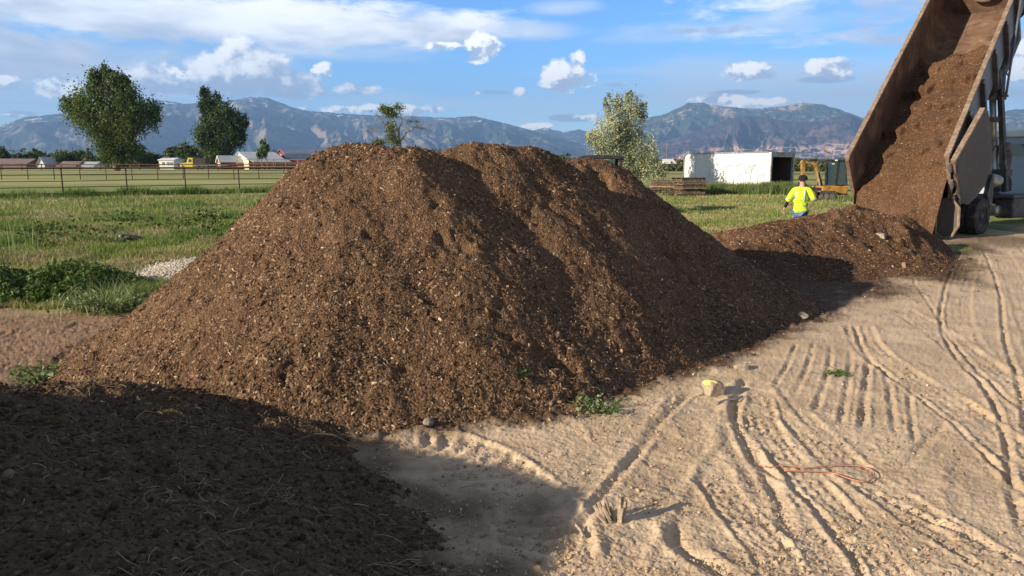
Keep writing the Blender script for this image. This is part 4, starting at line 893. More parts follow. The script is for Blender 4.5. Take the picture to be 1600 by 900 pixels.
# cream barn
T = empty('cream_barn', Q(386, 200), 'cream barn with grey metal roof and an open dark lean-to', 'barn'); Z = np.array([0, 0, 1.]); g0 = Q(370, 205, -.2); g1 = Q(389, 196, -.2); uu = g1-g0; uu[2] = 0; Lw = np.linalg.norm(uu); uu /= Lw; vv = np.array([-uu[1], uu[0], 0]); dp = 8.8
zz = min(g0[2], g1[2]); g0[2] = zz
MB().prism([g0, g0+uu*Lw, g0+uu*Lw+Z*2.8, g0+uu*Lw*.30+Z*4.7, g0+Z*3.4], vv*dp).build('wall', M['cream'], T)
MB().prism([g0+uu*Lw*.28+Z*4.78-vv*.4, g0+uu*(Lw+.3)+Z*2.78-vv*.4, g0+uu*(Lw+.3)+Z*2.95-vv*.4, g0+uu*Lw*.28+Z*4.95-vv*.4], vv*(dp+1)).build('roof', M['tin'], T)
MB().prism([g0+uu*Lw*.30+Z*4.8-vv*.4, g0+Z*3.35-uu*.3-vv*.4, g0+Z*3.55-uu*.3-vv*.4, g0+uu*Lw*.30+Z*4.98-vv*.4], vv*(dp+1)).build('roof', M['tin'], T)
e0 = g0+uu*(Lw+.35)+Z*2.7; MB().prism([e0, e0+uu*3.6-Z*.65, e0+uu*3.6-Z*.5, e0+Z*.15], vv*(dp+1.2)).build('lean_to_roof', M['tin'], T)
MB().box(g0+uu*(Lw+.10)+Z*1.3+vv*dp/2, (.12, dp-.2, 2.6), (uu, vv, Z)).build('dark_opening', M['darkred'], T)
for k in range(5): p = g0+uu*(Lw+3.5)+vv*(.3+k*2.3); MB().box(p+Z*1.0, (.22, .22, 2.1), (uu, vv, Z)).build('post', M['wood'], T)
# gambrel barn
T = empty('red_barn', Q(445, 215), 'dark red gambrel barn with a blue grey roof, right of the cream barn', 'barn'); a = Q(433, 214, -.2); b = Q(449, 206, -.2); uu = b-a; uu[2] = 0; Lw = np.linalg.norm(uu); uu /= Lw; vv = np.array([-uu[1], uu[0], 0]); dp = 16.
gp = [(0, 0), (1, 0), (1, 2.4), (.90, 4.2), (.5, 5.5), (.10, 4.2), (0, 2.4)]
MB().prism([a+uu*Lw*p+Z*q for p, q in gp], vv*dp).build('wall', M['darkred'], T)
rr = MB()
for (p0, q0), (p1, q1) in (((1.06, 2.2), (.90, 4.3)), ((.90, 4.3), (.5, 5.62)), ((.5, 5.62), (.10, 4.3)), ((.10, 4.3), (-.06, 2.2))): rr.prism([a+uu*Lw*p0+Z*q0-vv*.4, a+uu*Lw*p1+Z*q1-vv*.4, a+uu*Lw*p1+Z*(q1+.16)-vv*.4, a+uu*Lw*p0+Z*(q0+.16)-vv*.4], vv*(dp+.8))
rr.build('roof', M['bluetin'], T)
wf = MB()
for k in range(3): c = a+uu*Lw*.5+Z*(1.7+k*1.0)-vv*.06; wf.box(c+Z*.5, (1.3, .08, .12), (uu, vv, Z)); wf.box(c-uu*.6, (.12, .08, 1.0), (uu, vv, Z)); wf.box(c+uu*.6, (.12, .08, 1.0), (uu, vv, Z))
wf.box(a+uu*Lw*.5+Z*1.1-vv*.06, (1.3, .08, .12), (uu, vv, Z)); wf.build('window_frame', M['white'], T)
MB().prism([a+uu*Lw*1.05+Z*2.9, a+uu*(Lw*1.05+3)+Z*1.9, a+uu*(Lw*1.05+3)-Z*.0, a+uu*Lw*1.05-Z*.0], vv*dp).build('side_shed', M['darkred'], T)
# other far buildings
shed('brown_house', 'long low brown roofed building at the far left', 'building', -40, 41, 230, 1.6, 3.1, 9, M['brownroof'], M['brownroof'], 'x', .5)
shed('white_shed', 'small white shed under the trees, left of the grey low roofs', 'shed', 59, 70, 215, 1.6, 3.4, 6, M['white'], M['tin'], 'y', .3)
shed('low_roof', 'dark low roofed shed with one pale slope, left of the white one', 'shed', 90, 118, 215, .9, 2.2, 7, M['dark'], M['brownroof'], 'x', .3)
shed('low_roof', 'low shed with a pale blue grey metal roof under the big cottonwood', 'shed', 121, 146, 216, .9, 2.1, 7, M['white'], M['tin'], 'x', .3)
T, A, u, v, L, Z = shed('white_building', 'white flat roofed cabin left of the yellow lorry', 'building', 249, 272, 205, 2.6, 3.1, 6, M['white'], M['white'], 'x', .25)
for k in (.3, .62, .85): MB().box(A+u*L*k+Z*1.7-v*.04, (.7, .08, .8), (u, v, Z)).build('window', M['bluetin'], T)
T, A, u, v, L, Z = shed('white_house', 'small white house far off between the silvery tree and the trailer', 'house', 1040, 1054, 210, 1.7, 2.8, 7, M['white'], M['white'], 'x', .3)
MB().box(A+u*L*.5+Z*.9-v*.04, (.8, .08, .9), (u, v, Z)).build('window', M['dark'], T)
# yellow lorry with a flatbed and a dark load
T = empty('yellow_lorry', Q(300, 190), 'yellow bonneted lorry with a grey flatbed trailer, far across the field', 'lorry'); A = Q(282, 190); Z = np.array([0, 0, 1.]); u = np.array([1., .05, 0]); u /= np.linalg.norm(u); v = np.array([-u[1], u[0], 0])
MB().prism([A+Z*.5, A+u*1.6+Z*.5, A+u*1.6+Z*1.75, A+u*.2+Z*1.5, A+Z*1.3], v*1.9).build('bonnet', M['yellow'], T, bevel=.06)
MB().prism([A+u*1.62+Z*.5, A+u*3.2+Z*.5, A+u*3.2+Z*2.9, A+u*2.1+Z*2.9, A+u*1.62+Z*1.8], v*2.2).build('cab', M['yellow'], T, bevel=.06)
MB().prism([A+u*2.0+Z*1.85-v*.02, A+u*2.8+Z*1.85-v*.02, A+u*2.8+Z*2.55-v*.02, A+u*2.25+Z*2.55-v*.02], -v*.02).build('window', M['glass'], T)
MB().box(A+u*5.0+Z*2.15+v*1.1, (2.6, 2.3, 1.5), (u, v, Z)).build('dark_load', M['black'], T); MB().box(A+u*7.0+Z*1.15+v*1.1, (8.0, 2.2, .4), (u, v, Z)).build('flatbed', M['steel'], T)
for k in (.8, 4.2, 5.3, 9.6): MB().lathe(A+u*k+Z*.45-v*.05, v, [(0, 0), (0, .28), (.02, .45), (.3, .45), (.3, 0)], 14).build('wheel', M['rubber'], T)
# power poles and wires on the right
PP = [(1041, 300), (1057, 360), (1140, 420), (1290, 300)]; LBP = ['tall thin power pole standing left of the white trailer', 'shorter thin power pole, the second one left of the trailer', 'thin power pole rising just over the roof of the white trailer', 'power pole behind the roof of the digger']
tops = []
for (px, y), lb in zip(PP, LBP):
    g = Q(px, y); hgt = 10.0 if px != 1140 else 11; T = empty('power_pole', g, lb, 'power pole', 'power poles on the far plain'); MB().tube([g-Z*.5, g+Z*hgt], [.17, .11], 7).build('pole', M['wood'], T); MB().box(g+Z*(hgt-.6), (2.4, .14, .14)).build('crossarm', M['wood'], T); tops.append(g+Z*(hgt-.5))
M['wire'] = simple('aluminium_wire', (.62, .66, .72), .4, metal=.2)
for k, (dz, lb) in enumerate(((0, 'upper pair of pale power wires across the plain behind the digger'), (-2.2, 'lower pale power wire across the plain behind the digger'))):
    P = []
    seq = [Q(900, 330)+Z*9, tops[1], tops[2], Q(1233, 300)+Z*8.2, tops[3], Q(1420, 240)+Z*9.5, Q(1700, 200)+Z*10]
    for a, b in zip(seq[:-1], seq[1:]):
        for i in range(8): s = i/8; p = a+(b-a)*s; p[2] -= 1.2*4*s*(1-s); P.append(p+Z*dz)
    P.append(seq[-1]+Z*dz); tag(MB().tube(P, .055, 5).build('power_line', M['wire'], loc=seq[0]), lb, 'power line')
# ------------------------------------------------------------------ box trailer
C = np.array([15.85, 46.2, gb(15.85, 46.2)]); sdv = np.array([-.559, .829, 0]); sdv /= np.linalg.norm(sdv); edv = np.array([.829, .559, 0]); z0 = C[2]+.25; Hb = 2.98-z0; LT = 7.05; WT = 2.3
T = empty('box_trailer', C, 'white box trailer with open rear end and faint grey graffiti on its side', 'trailer'); Cb = np.array([C[0], C[1], z0])
def TP(s, e, z): return Cb+sdv*s+edv*e+Z*z
fr = .35
side = [TP(0, 0, 0), TP(LT, 0, 0), TP(LT, 0, Hb-fr), TP(LT-.08, 0, Hb-.12), TP(LT-fr, 0, Hb), TP(0, 0, Hb)]
MB().prism(side, edv*.06).build('side_panel', M['white'], T); MB().prism([p+edv*(WT-.06) for p in side], edv*.06).build('side_panel', M['white'], T)
MB().box(TP(LT/2-.1, WT/2, Hb-.03), (LT-.3, WT-.13, .05), (sdv, edv, Z)).build('roof', M['white'], T)
MB().box(TP(LT-.05, WT/2, Hb/2-.15), (.06, WT-.13, Hb-.35), (sdv, edv, Z)).build('front_panel', M['white'], T)
MB().box(TP(LT/2, WT/2, .06), (LT-.12, WT-.13, .1), (sdv, edv, Z)).build('floor', M['darkwood'], T)
fm = MB(); fm.box(TP(-.03, .06, Hb/2), (.08, .14, Hb+.02), (sdv, edv, Z)); fm.box(TP(-.03, WT-.06, Hb/2), (.08, .14, Hb+.02), (sdv, edv, Z)); fm.box(TP(-.03, WT/2, Hb-.14), (.07, WT-.26, .30), (sdv, edv, Z)); fm.build('rear_frame', simple('dirty_white_frame', (.50, .47, .43), .6, var=.3, scale=9, dirt=(.25, .16, .10), dirt_amt=.7), T)
rl = MB(); rl.box(TP(LT/2-.1, -.02, Hb+.0), (LT-.5, .05, .09), (sdv, edv, Z)); rl.box(TP(LT/2, -.02, .07), (LT, .05, .16), (sdv, edv, Z)); rl.build('side_rail', M['steel'], T)
cr = MB(); cr.tube([TP(LT-.0, -.03, 0), TP(LT, -.03, Hb-fr), TP(LT-.1, -.03, Hb-.1), TP(LT-fr, -.03, Hb+.02)], .045, 6); cr.build('corner_trim', M['bedout'], T)
ln = MB()
for e in (.09, WT-.09): ln.box(TP(LT/2, e, Hb/2), (LT-.2, .02, Hb-.2), (sdv, edv, Z))
ln.box(TP(LT-.12, WT/2, Hb/2), (.02, WT-.2, Hb-.2), (sdv, edv, Z)); ln.box(TP(LT/2, WT/2, Hb-.09), (LT-.2, WT-.2, .02), (sdv, edv, Z)); ln.build('wood_lining', M['darkwood'], T)
cl = MB()
for k in (.35, 2.4, 4.5, 6.3): cl.box(TP(k, -.05, Hb+.02), (.12, .05, .05), (sdv, edv, Z))
cl.build('marker_lamp', M['steel'], T)
gf = MB()
def arc(cx, cz, rx, rz, a0, a1, n=14): return [TP(cx+rx*math.cos(R(a0+(a1-a0)*i/n)), -.012, cz+rz*math.sin(R(a0+(a1-a0)*i/n))) for i in range(n+1)]
for a in (arc(2.9,1.05,.75,.42,20,230), arc(2.0,1.15,.6,.45,20,200), arc(1.15,.75,.72,.72,10,185), arc(.95,.8,.45,.75,-20,120), arc(2.2,.45,.6,.35,180,380), arc(1.0,.3,.5,.4,160,340), arc(3.0,.45,.3,.4,70,260), arc(1.7,.5,.25,.5,60,250), arc(.55,.4,.3,.5,-40,110)): gf.tube(a, .028, 4, False)
gf.tube([TP(3.6,-.012,.5), TP(3.55,-.012,.9), TP(3.4,-.012,.6), TP(3.3,-.012,.95)], .014, 4, False); gf.tube([TP(4.0,-.012,.55), TP(3.85,-.012,.9), TP(3.75,-.012,.55)], .014, 4, False)
gf.build('graffiti', simple('faint_grey_spray', (.42, .43, .44), .8, var=.2, scale=14), T)
for k_ in (1.2, 2.4, 3.6, 4.8, 6.0): MB().box(TP(k_, -.006, Hb/2), (.022, .012, Hb-.12), (sdv, edv, Z)).build('panel_seam', M['tin'], T)
# pallets beside it
def pallet_stack_item(name, label, c, ang, w, d, m, n_b=6):
    T = empty(name, c, label, 'pallet', 'wooden pallets beside the white trailer'); u = np.array([math.cos(ang), math.sin(ang), 0]); v = np.array([-u[1], u[0], 0]); c = np.array(c, float)
    for s in (-1, 0, 1): MB().box(c+v*s*(d/2-.05)+Z*.055, (w, .05, .085), (u, v, Z)).build('runner', m, T)
    tp = MB()
    for i in range(n_b): tp.box(c+u*((i+.5)/n_b-.5)*w*.98+Z*.109, (w/n_b*.72, d, .02), (u, v, Z))
    tp.build('deck', m, T); bt = MB()
    for i in (0, n_b//2, n_b-1): bt.box(c+u*((i+.5)/n_b-.5)*w*.98+Z*.003, (w/n_b*.72, d, .018), (u, v, Z))
    bt.build('bottom_boards', m, T); return T
ORD = ['lowest', 'second from the bottom', 'third from the bottom', 'middle', 'fifth from the bottom', 'third from the top', 'second from the top', 'topmost']
pc = gpt(1076, 42.5)
for k in range(8):
    mm = M['wood'] if k in (1, 3, 5, 6) else M['darkwood']; pallet_stack_item('pallet', ORD[k]+' pallet of the tidy stack beside the white trailer', (pc[0]+random.gauss(0, .03), pc[1]+random.gauss(0, .03), pc[2]+.02+k*.128), .25+random.gauss(0, .03), 1.55, 1.2, mm)
pc = gpt(1040, 43.5)
for k in range(6): pallet_stack_item('pallet', ORD[(0, 1, 2, 5, 6, 7)[k]]+' pallet of the ragged stack under the silvery tree', (pc[0]+random.gauss(0, .08), pc[1]+random.gauss(0, .06), pc[2]+.02+k*.14), -.3+random.gauss(0, .08), 1.6, 1.1, M['darkwood'] if k % 3 else M['wood'])
# ------------------------------------------------------------------ black-roofed vehicle behind the pile
g = gpt(936, 30); T = empty('utility_tractor', g, 'black roofed work vehicle mostly hidden behind the compost pile', 'vehicle'); g = np.array(g); ux = np.array([1., 0, 0]); zr = at_y(936, 243.5, 30)[2]
w2 = .86
rf = MB(); rf.prism([(g[0]-w2, g[1]-.7, zr-.10), (g[0]+w2, g[1]-.7, zr-.13), (g[0]+w2, g[1]-.7, zr-.04), (g[0]+w2-.12, g[1]-.7, zr), (g[0]-w2*.2, g[1]-.7, zr+.03), (g[0]-w2+.1, g[1]-.7, zr)], (0, 1.5, 0)); rf.build('roof', M['black'], T, bevel=.02)
for sx in (-1, 1):
    for yy in (-.6, .7): MB().bar((g[0]+sx*(w2-.10), g[1]+yy, zr-.12), (g[0]+sx*(w2-.16), g[1]+yy, g[2]+1.2), .10, .12).build('pillar', M['black'], T)
MB().box((g[0], g[1], g[2]+.85), (1.5, 2.2, .7)).build('body', M['black'], T, bevel=.05); MB().box((g[0]-.1, g[1]-.62, zr-.42), (1.2, .02, .5)).build('rear_window', M['glass'], T)
for sx in (-1, 1):
    for yy in (-.8, .9): MB().lathe((g[0]+sx*.9, g[1]+yy, g[2]+.45), (1, 0, 0), [(-.15, 0), (-.15, .38), (-.1, .45), (.1, .45), (.15, .38), (.15, 0)], 18).build('wheel', M['rubber'], T)
# ------------------------------------------------------------------ mini excavator
EY = 39.0; k = EY/F*1.0
def E_(px, py, dy=0): return at_y(px, py, EY+dy)
g = gpt(1303, EY); T = empty('mini_excavator', g, 'small yellow tracked digger with a dark glazed cab and folded boom', 'excavator'); gz0 = g[2]
for dy in (-.6, .75):
    a = E_(1273, 0, dy)[0]; b = E_(1329, 0, dy)[0]; y = EY+dy; h0 = gz0+.02; pr = []
    for q in range(9): an = R(90+180*q/8); pr.append((a+.22+.22*math.cos(an), y-.15, h0+.22+.22*math.sin(an)))
    for q in range(9): an = R(-90+180*q/8); pr.append((b-.22+.22*math.cos(an), y-.15, h0+.22+.22*math.sin(an)))
    tr = MB().prism(pr, (0, .32, 0)).build('track', M['rubber'], T, bevel=.02)
    rl = MB()
    for q in range(5): rl.lathe((a+.3+q*(b-a-.6)/4, y-.17, h0+.17), (0, 1, 0), [(0, 0), (0, .12), (.03, .12), (.03, 0)], 10)
    rl.build('rollers', M['steel'], tr)
MB().box((E_(1300, 0)[0], EY, gz0+.5), (1.3, 1.0, .22)).build('undercarriage', M['black'], T, bevel=.03)
bl = [E_(1285, 303, -.6), E_(1285, 291, -.6), E_(1297, 290, -.6), E_(1323, 291, -.6), E_(1326, 296, -.6), E_(1325, 303, -.6)]
MB().prism(bl, (0, 1.35, 0)).build('body', M['excyellow'], T, bevel=.05); MB().prism([E_(1285, 306, -.62), E_(1285, 303.2, -.62), E_(1326, 303.2, -.62), E_(1325, 305, -.62)], (0, 1.4, 0)).build('skirt', M['black'], T)
MB().box(E_(1300, 303.5, -.66), (.28, .05, .05)).build('label_strip', M['white'], T)
ca, cbx = E_(1289.5, 290, -.5), E_(1324, 290, -.5); ct, ctb = E_(1291, 250.5, -.5), E_(1321, 251.5, -.5)
MB().prism([E_(1289, 252, -.55), E_(1290, 249, -.55), E_(1320, 249.5, -.55), E_(1323, 252.5, -.55)], (0, 1.15, 0)).build('cab_roof', M['black'], T, bevel=.03)
for (p0, p1) in (((1290, 290), (1290.5, 251)), ((1304.5, 290), (1309.5, 251)), ((1323, 290), (1321, 251))):
    for dy in (-.5, .55): MB().bar(E_(*p0, dy), E_(*p1, dy), .07, .07).build('cab_pillar', M['black'], T)
MB().prism([E_(1291, 289, -.49), E_(1304, 289, -.49), E_(1308.5, 253, -.49), E_(1291.5, 253, -.49)], (0, .015, 0)).build('cab_window', M['glass'], T)
MB().prism([E_(1306, 289, -.49), E_(1322, 289, -.49), E_(1320.5, 253, -.49), E_(1311, 253, -.49)], (0, .015, 0)).build('cab_window', M['glass'], T)
MB().box((E_(1310, 285)[0], EY+.05, E_(1310, 283)[2]), (.5, .5, .5)).build('seat', M['black'], T, bevel=.05)
MB().box(E_(1302, 256, -.50), (.14, .01, .05)).build('cab_sticker', M['white'], T); MB().box(E_(1307, 250.5, -.58), (.12, .06, .07)).build('work_lamp', M['white'], T)
bm = [(1281.5,302),(1288,300),(1284,280),(1278,259),(1272,252.5),(1262,252.5),(1259.5,255.5),(1270,257.5),(1275,263),(1278.5,280)]
MB().prism([E_(x, y, -.15) for x, y in bm], (0, .26, 0)).build('boom', M['boomdirt'], T, bevel=.02)
MB().prism([E_(x, y, -.12) for x, y in [(1252.3,252),(1255,250),(1259,254),(1258,272),(1256,284),(1253.8,284),(1252.8,268)]], (0, .2, 0)).build('stick', M['boomdirt'], T, bevel=.02)
MB().prism([E_(x, y, -.3) for x, y in [(1253,284),(1259,285),(1266,296),(1262,306),(1254,308),(1250,298)]], (0, .55, 0)).build('bucket', M['black'], T, bevel=.03)
MB().tube([E_(1283, 298, -.22), E_(1277, 268, -.22)], .045, 8).build('boom_cylinder', M['chrome'], T); MB().tube([E_(1264, 250.5), E_(1277, 250)], .07, 8).build('stick_cylinder', M['black'], T)
MB().prism([E_(x, y, -.8) for x, y in [(1268,309),(1271,300),(1274,300),(1274,310)]], (0, 1.7, 0)).build('dozer_blade', M['boomdirt'], T)
# ------------------------------------------------------------------ dump truck
AZ, TL = R(42.4), R(37.8); Lr = np.array([9.77, 21.892, 2.37]); Rv = np.array([math.cos(AZ), -math.sin(AZ), 0]); Av = np.array([math.sin(AZ)*math.cos(TL), math.cos(AZ)*math.cos(TL), math.sin(TL)]); Nv = np.cross(Rv, Av)
BW, BL, BH = 2.5, 10.9, 1.72
def BP(w, s, n): return Lr+Rv*w+Av*s+Nv*n
uC = np.array([.80, .60, 0]); uC /= np.linalg.norm(uC); vC = np.array([-uC[1], uC[0], 0]); K0 = np.array([13.2, 23.0, .17])
g = (12.6, 22.4, gb(12.6, 22.4)); T = empty('dump_truck', g, 'dump truck with its long grey bed raised steeply to tip out brown compost', 'truck')
def section(off=0., n=10):
    """U-shaped tub section (w, n) from left rim down, round and up to the right rim"""
    P = [(0-off, .0)]; r = .62; P.append((-off, -(BH-r)))
    for i in range(1, n+1): a = math.pi+math.pi/2*i/n; P.append((r+(r+off)*math.cos(a), -(BH-r)+(r+off)*math.sin(a)))
    for i in range(0, n+1): a = -math.pi/2+math.pi/2*i/n; P.append((BW-r+(r+off)*math.cos(a), -(BH-r)+(r+off)*math.sin(a)))
    P.append((BW+off, 0)); return P
si = section(0); so_ = section(.05)
shell = MB(); vs = []
for s in (0, BL): vs += [BP(w, s, n) for w, n in si]
k = len(si); shell.mesh(vs, [(i, i+1, k+i+1, k+i) for i in range(k-1)]); lin = shell.build('bed_lining', M['bedin'], T, smooth=False)
vs = []
for s in (0, BL): vs += [BP(w, s, n) for w, n in so_]
sh = MB().mesh(vs, [(i+1, i, k+i, k+i+1) for i in range(k-1)]).build('bed_shell', M['bedout'], T)
lip = MB(); vs = [BP(w, 0, n) for w, n in si]+[BP(w, -.02, n) for w, n in section(.09)]; lip.mesh(vs, [(i, i+1, k+i+1, k+i) for i in range(k-1)]); vs = [BP(w, -.02, n) for w, n in section(.09)]+[BP(w, .12, n) for w, n in section(.09)]; lip.mesh(vs, [(i, i+1, k+i+1, k+i) for i in range(k-1)]); lip.build('bed_end_lip', M['rim'], T)
for w in (-.03, BW+.03): MB().box(BP(w, BL/2, .03), (.14, BL, .10), (Rv, Av, Nv)).build('rim_rail', M['rim'], T, bevel=.015)
# bulkhead at the top end
hb = [BP(w, BL-.02, n) for w, n in si]; MB().prism(hb, Av*.05).build('bulkhead', M['bedin'], T); MB().box(BP(BW/2, BL+.02, .35), (BW+.2, .08, .75), (Rv, Av, Nv)).build('headboard', M['bedin'], T)
# inner sloping front with the round panel
MB().lathe(BP(BW/2, BL-.16, -.75), -Av, [(0, .0), (0, .48), (.06, .48), (.08, .42), (.08, 0)], 20).build('bulkhead_panel', M['rim'], T)
for s in (.55, 2.15, 3.75, 5.35, 6.95, 8.5, 10.2):      # outer stakes on both sides
    for w, sg in ((BW+.05, 1), (-.05, -1)):
        q_ = [(a_, n_) for a_, n_ in section(.055)[-11:] if a_ > BW-.5]; q2 = [(a_, n_) for a_, n_ in section(.18)[-11:] if a_ > BW-.45]; q_[-1] = (BW+.055, -.06); q2[-1] = (BW+.18, -.06)
        if sg < 0: q_ = [(BW-a_, n_) for a_, n_ in q_]; q2 = [(BW-a_, n_) for a_, n_ in q2]
        p = [BP(a_, s-.09, n_) for a_, n_ in q_]+[BP(a_, s-.09, n_) for a_, n_ in q2[::-1]]
        MB().prism(p, Av*.18).build('stake', M['framepaint'], T)
for w in (.55, BW-.55): MB().box(BP(w, BL/2+.3, -BH-.14), (.16, BL-.7, .20), (Rv, Av, Nv)).build('bed_runner', M['framepaint'], T)
for s in np.arange(.8, BL, 1.2): MB().box(BP(BW/2, s, -BH-.10), (1.5, .10, .10), (Rv, Av, Nv)).build('cross_member', M['framepaint'], T)
# swung-back tailgate along the right side
gw = BW+.32; off = .34
def GP(a, n, o=0): return BP(BW+.16+o+a*.10, a, n)
gs = [(.10, .02), (2.62, .06)]
for i in range(9): a = R(0-90*i/8); gs.append((1.62+1.0*math.cos(a)*1.0, -.80+(-0)+.92*math.sin(a)*1.0))
gs += [(.95, -1.74), (.10, -1.60)]
Ag = (Av+Rv*.10)/np.linalg.norm(Av+Rv*.10); Rg = np.cross(Ag, Nv); Gh = BP(BW+.16, .0, 0)
def onp(px, py, o=0.):
    d = ray(px, py); c_ = np.array([0, 0, H]); t_ = np.dot(Gh+Rg*o-c_, Rg)/np.dot(d, Rg); return c_+d*t_
gpx = [(1490,251),(1535,171),(1540,173),(1545,205),(1546.5,235),(1544,262),(1536,288),(1523,306),(1509,320),(1499,317)]
tg = MB().prism([onp(*p) for p in gpx], Rg*.07).build('tailgate', M['gate'], T, bevel=.01)
MB().bar(onp(1489.5, 252, .03), onp(1535.5, 170, .03), .13, .08, Nv).build('gate_top_rail', M['rim'], tg); MB().bar(onp(1490, 251, .02), onp(1500, 318, .02), .11, .08, Rg).build('gate_edge_rail', M['rim'], tg)
for n in (-.28, -.85, -1.42):
    MB().bar(BP(BW+.06, .04, n), onp(1492-n*6, 253-n*44, .0), .10, .07, Nv).build('hinge_arm', M['steel'], tg); MB().tube([BP(BW+.10, -.02, n-.14), BP(BW+.10, -.02, n+.14)], .045, 10).build('hinge_pin', M['steel'], tg)
    MB().tube([BP(BW+.22, .12, n-.05), BP(BW+.20, .04, n-.34)], .04, 8).build('latch_rod', M['framepaint'], tg)
# spill apron under the right corner of the bed
b0 = BP(BW-.25, -.02, -BH+.35); 
ap = [(0, 0), (.28, .05), (.50, -.25), (.52, -.75), (.38, -1.02), (.18, -1.08), (.02, -.95), (-.04, -.5)]
side_v = (Rv*.9+uC*.1); side_v /= np.linalg.norm(side_v)
ap = MB().prism([b0+side_v*(x_+.02)+Z*z_ for x_, z_ in ap], -np.cross(side_v, Z)*.07).build('spill_apron', M['gate'], T, bevel=.01)
MB().tube([b0+side_v*x_+Z*z_+np.cross(side_v, Z)*.03 for x_, z_ in [(.28, .05), (.52, -.25), (.54, -.75), (.40, -1.04), (.18, -1.10), (0, -.97), (-.06, -.5)]], .04, 6).build('apron_edge', M['rim'], ap)
mfp = b0-side_v*.75-Z*.25; MB().prism([mfp, mfp+side_v*.62+Z*.35, mfp+side_v*.68-Z*.45, mfp-Z*.45-side_v*.02], uC*.05).build('rear_bracket', M['gate'], T, bevel=.01)
for dz in (.10, -.12): MB().box(mfp+side_v*.42+Z*(dz-.08)-uC*.03, (.24, .03, .13), (side_v, uC, Z)).build('reflector', M['redmark'], T)
MB().box(mfp+side_v*.30-Z*.72-uC*.02, (.85, .03, .50), (side_v, uC, Z)).build('mud_flap', M['rubber'], T)
# chassis
for s in (-1, 1): MB().box(K0+vC*(s*.42)+uC*3.2+Z*.92, (9.0, .10, .28), (uC, vC, Z)).build('frame_rail', M['framepaint'], T)
for k in (0, 2.0, 4.2): MB().box(K0+uC*k+Z*.92, (.12, .74, .18), (uC, vC, Z)).build('frame_crossbar', M['framepaint'], T)
def wheel(c, rad=.53, wd=.28):
    c = np.array(c, float); w = MB().lathe(c, vC, [(-wd/2, .30), (-wd/2, rad*.86), (-wd/2+.03, rad*.97), (-wd/2+.06, rad), (wd/2-.06, rad), (wd/2-.03, rad*.97), (wd/2, rad*.86), (wd/2, .30)], 36).build('wheel', M['rubber'], T, smooth=False)
    MB().lathe(c, vC, [(-wd/2+.02, .31), (-wd/2+.05, .24), (-wd/2+.12, .22), (-wd/2+.12, .10), (-wd/2+.02, .09), (-wd/2+.02, 0)], 24).build('rim', M['framepaint'], w, smooth=True)
    tr = MB()
    for i in range(36):
        a = 2*math.pi*i/36; d = uC*math.cos(a)+Z*math.sin(a); e = -uC*math.sin(a)+Z*math.cos(a); tr.box(c+d*rad, (.05, wd*.9, .028), (e, vC, d))
    tr.build('tread', M['rubber'], w)
for k in (0,):
    for s in (-1, 1):
        for q in (0, .31): p = K0+uC*k+vC*s*(.93+q-.15); wheel((p[0], p[1], gb(p[0], p[1])+.53))
    MB().tube([K0+uC*k-vC*1.0+Z*.5, K0+uC*k+vC*1.0+Z*.5], .09, 10).build('axle', M['framepaint'], T)
for s in (-1, 1): p = K0+uC*7.6+vC*s*1.0; wheel((p[0], p[1], gb(p[0], p[1])+.53))
fk = K0+uC*3.0-vC*1.02; MB().box(fk+Z*.70, (1.9, .55, .62), (uC, vC, Z)).build('fuel_tank', M['framepaint'], T, bevel=.06); MB().box(fk+Z*1.06-uC*.1, (2.1, .62, .10), (uC, vC, Z)).build('step_plate', M['framepaint'], T, bevel=.02)
MB().prism([K0+uC*1.0-vC*1.0+Z*1.75, K0+uC*1.12-vC*1.0+Z*1.7, K0+uC*1.2-vC*1.0+Z*.62, K0+uC*1.12-vC*1.0+Z*.58, K0+uC*.75-vC*1.0+Z*1.15], vC*.12).build('mud_guard', M['framepaint'], T)
MB().lathe(K0+uC*1.9-vC*.95+Z*.62, vC, [(0, 0), (0, .15), (.05, .17), (.3, .17), (.3, 0)], 16).build('air_tank', M['chrome'], T, smooth=True)
MB().ball(K0+uC*1.55-vC*.8+Z*1.55, .30, 8, (1, 1, .7)).build('oil_reservoir', M['chrome'], T, smooth=True)
hs_ = MB()
for i in range(6): c0 = K0+uC*(2.0+.14*i)-vC*.7+Z*1.2; hs_.tube([c0, c0+Z*.35+uC*.12, c0+Z*.5+uC*.35, c0+Z*.3+uC*.6, c0+uC*.62], .022, 6)
hs_.build('air_hoses', M['black'], T, smooth=True)
# hoist
def X_(px, py, y): return at_y(px, py, y)
hp = X_(1553, 302, 24.2); MB().tube([hp, X_(1552, 220, 24.4)], .14, 12).build('hoist_cylinder', M['chrome'], T, smooth=True); MB().tube([X_(1552, 222, 24.4), X_(1551, 148, 24.6)], .105, 12).build('hoist_piston', M['chrome'], T, smooth=True)
MB().bar(X_(1571, 300, 24.0), X_(1563, 140, 24.4), .16, .14).build('hoist_frame', M['framepaint'], T); MB().bar(X_(1537, 150, 24.4), X_(1570, 150, 24.5), .16, .24).build('hoist_head', M['framepaint'], T)
for (a, b) in (((1542, 188), (1565, 186)), ((1542, 232), (1572, 230)), ((1545, 245), (1567, 262)), ((1545, 238), (1582, 237))): MB().bar(X_(*a, 24.3), X_(*b, 24.3), .12 if a[1] < 236 else .05, .16 if a[1] < 236 else .06).build('hoist_brace', M['framepaint'], T)
MB().prism([X_(1560, 228, 24.1), X_(1575, 222, 24.1), X_(1579, 240, 24.1), X_(1574, 266, 24.1), X_(1562, 268, 24.1)], uC*.2).build('hoist_bracket', M['framepaint'], T); MB().box(X_(1566, 270, 24.1), (.5, .4, .22), (uC, vC, Z)).build('hoist_foot', M['framepaint'], T)
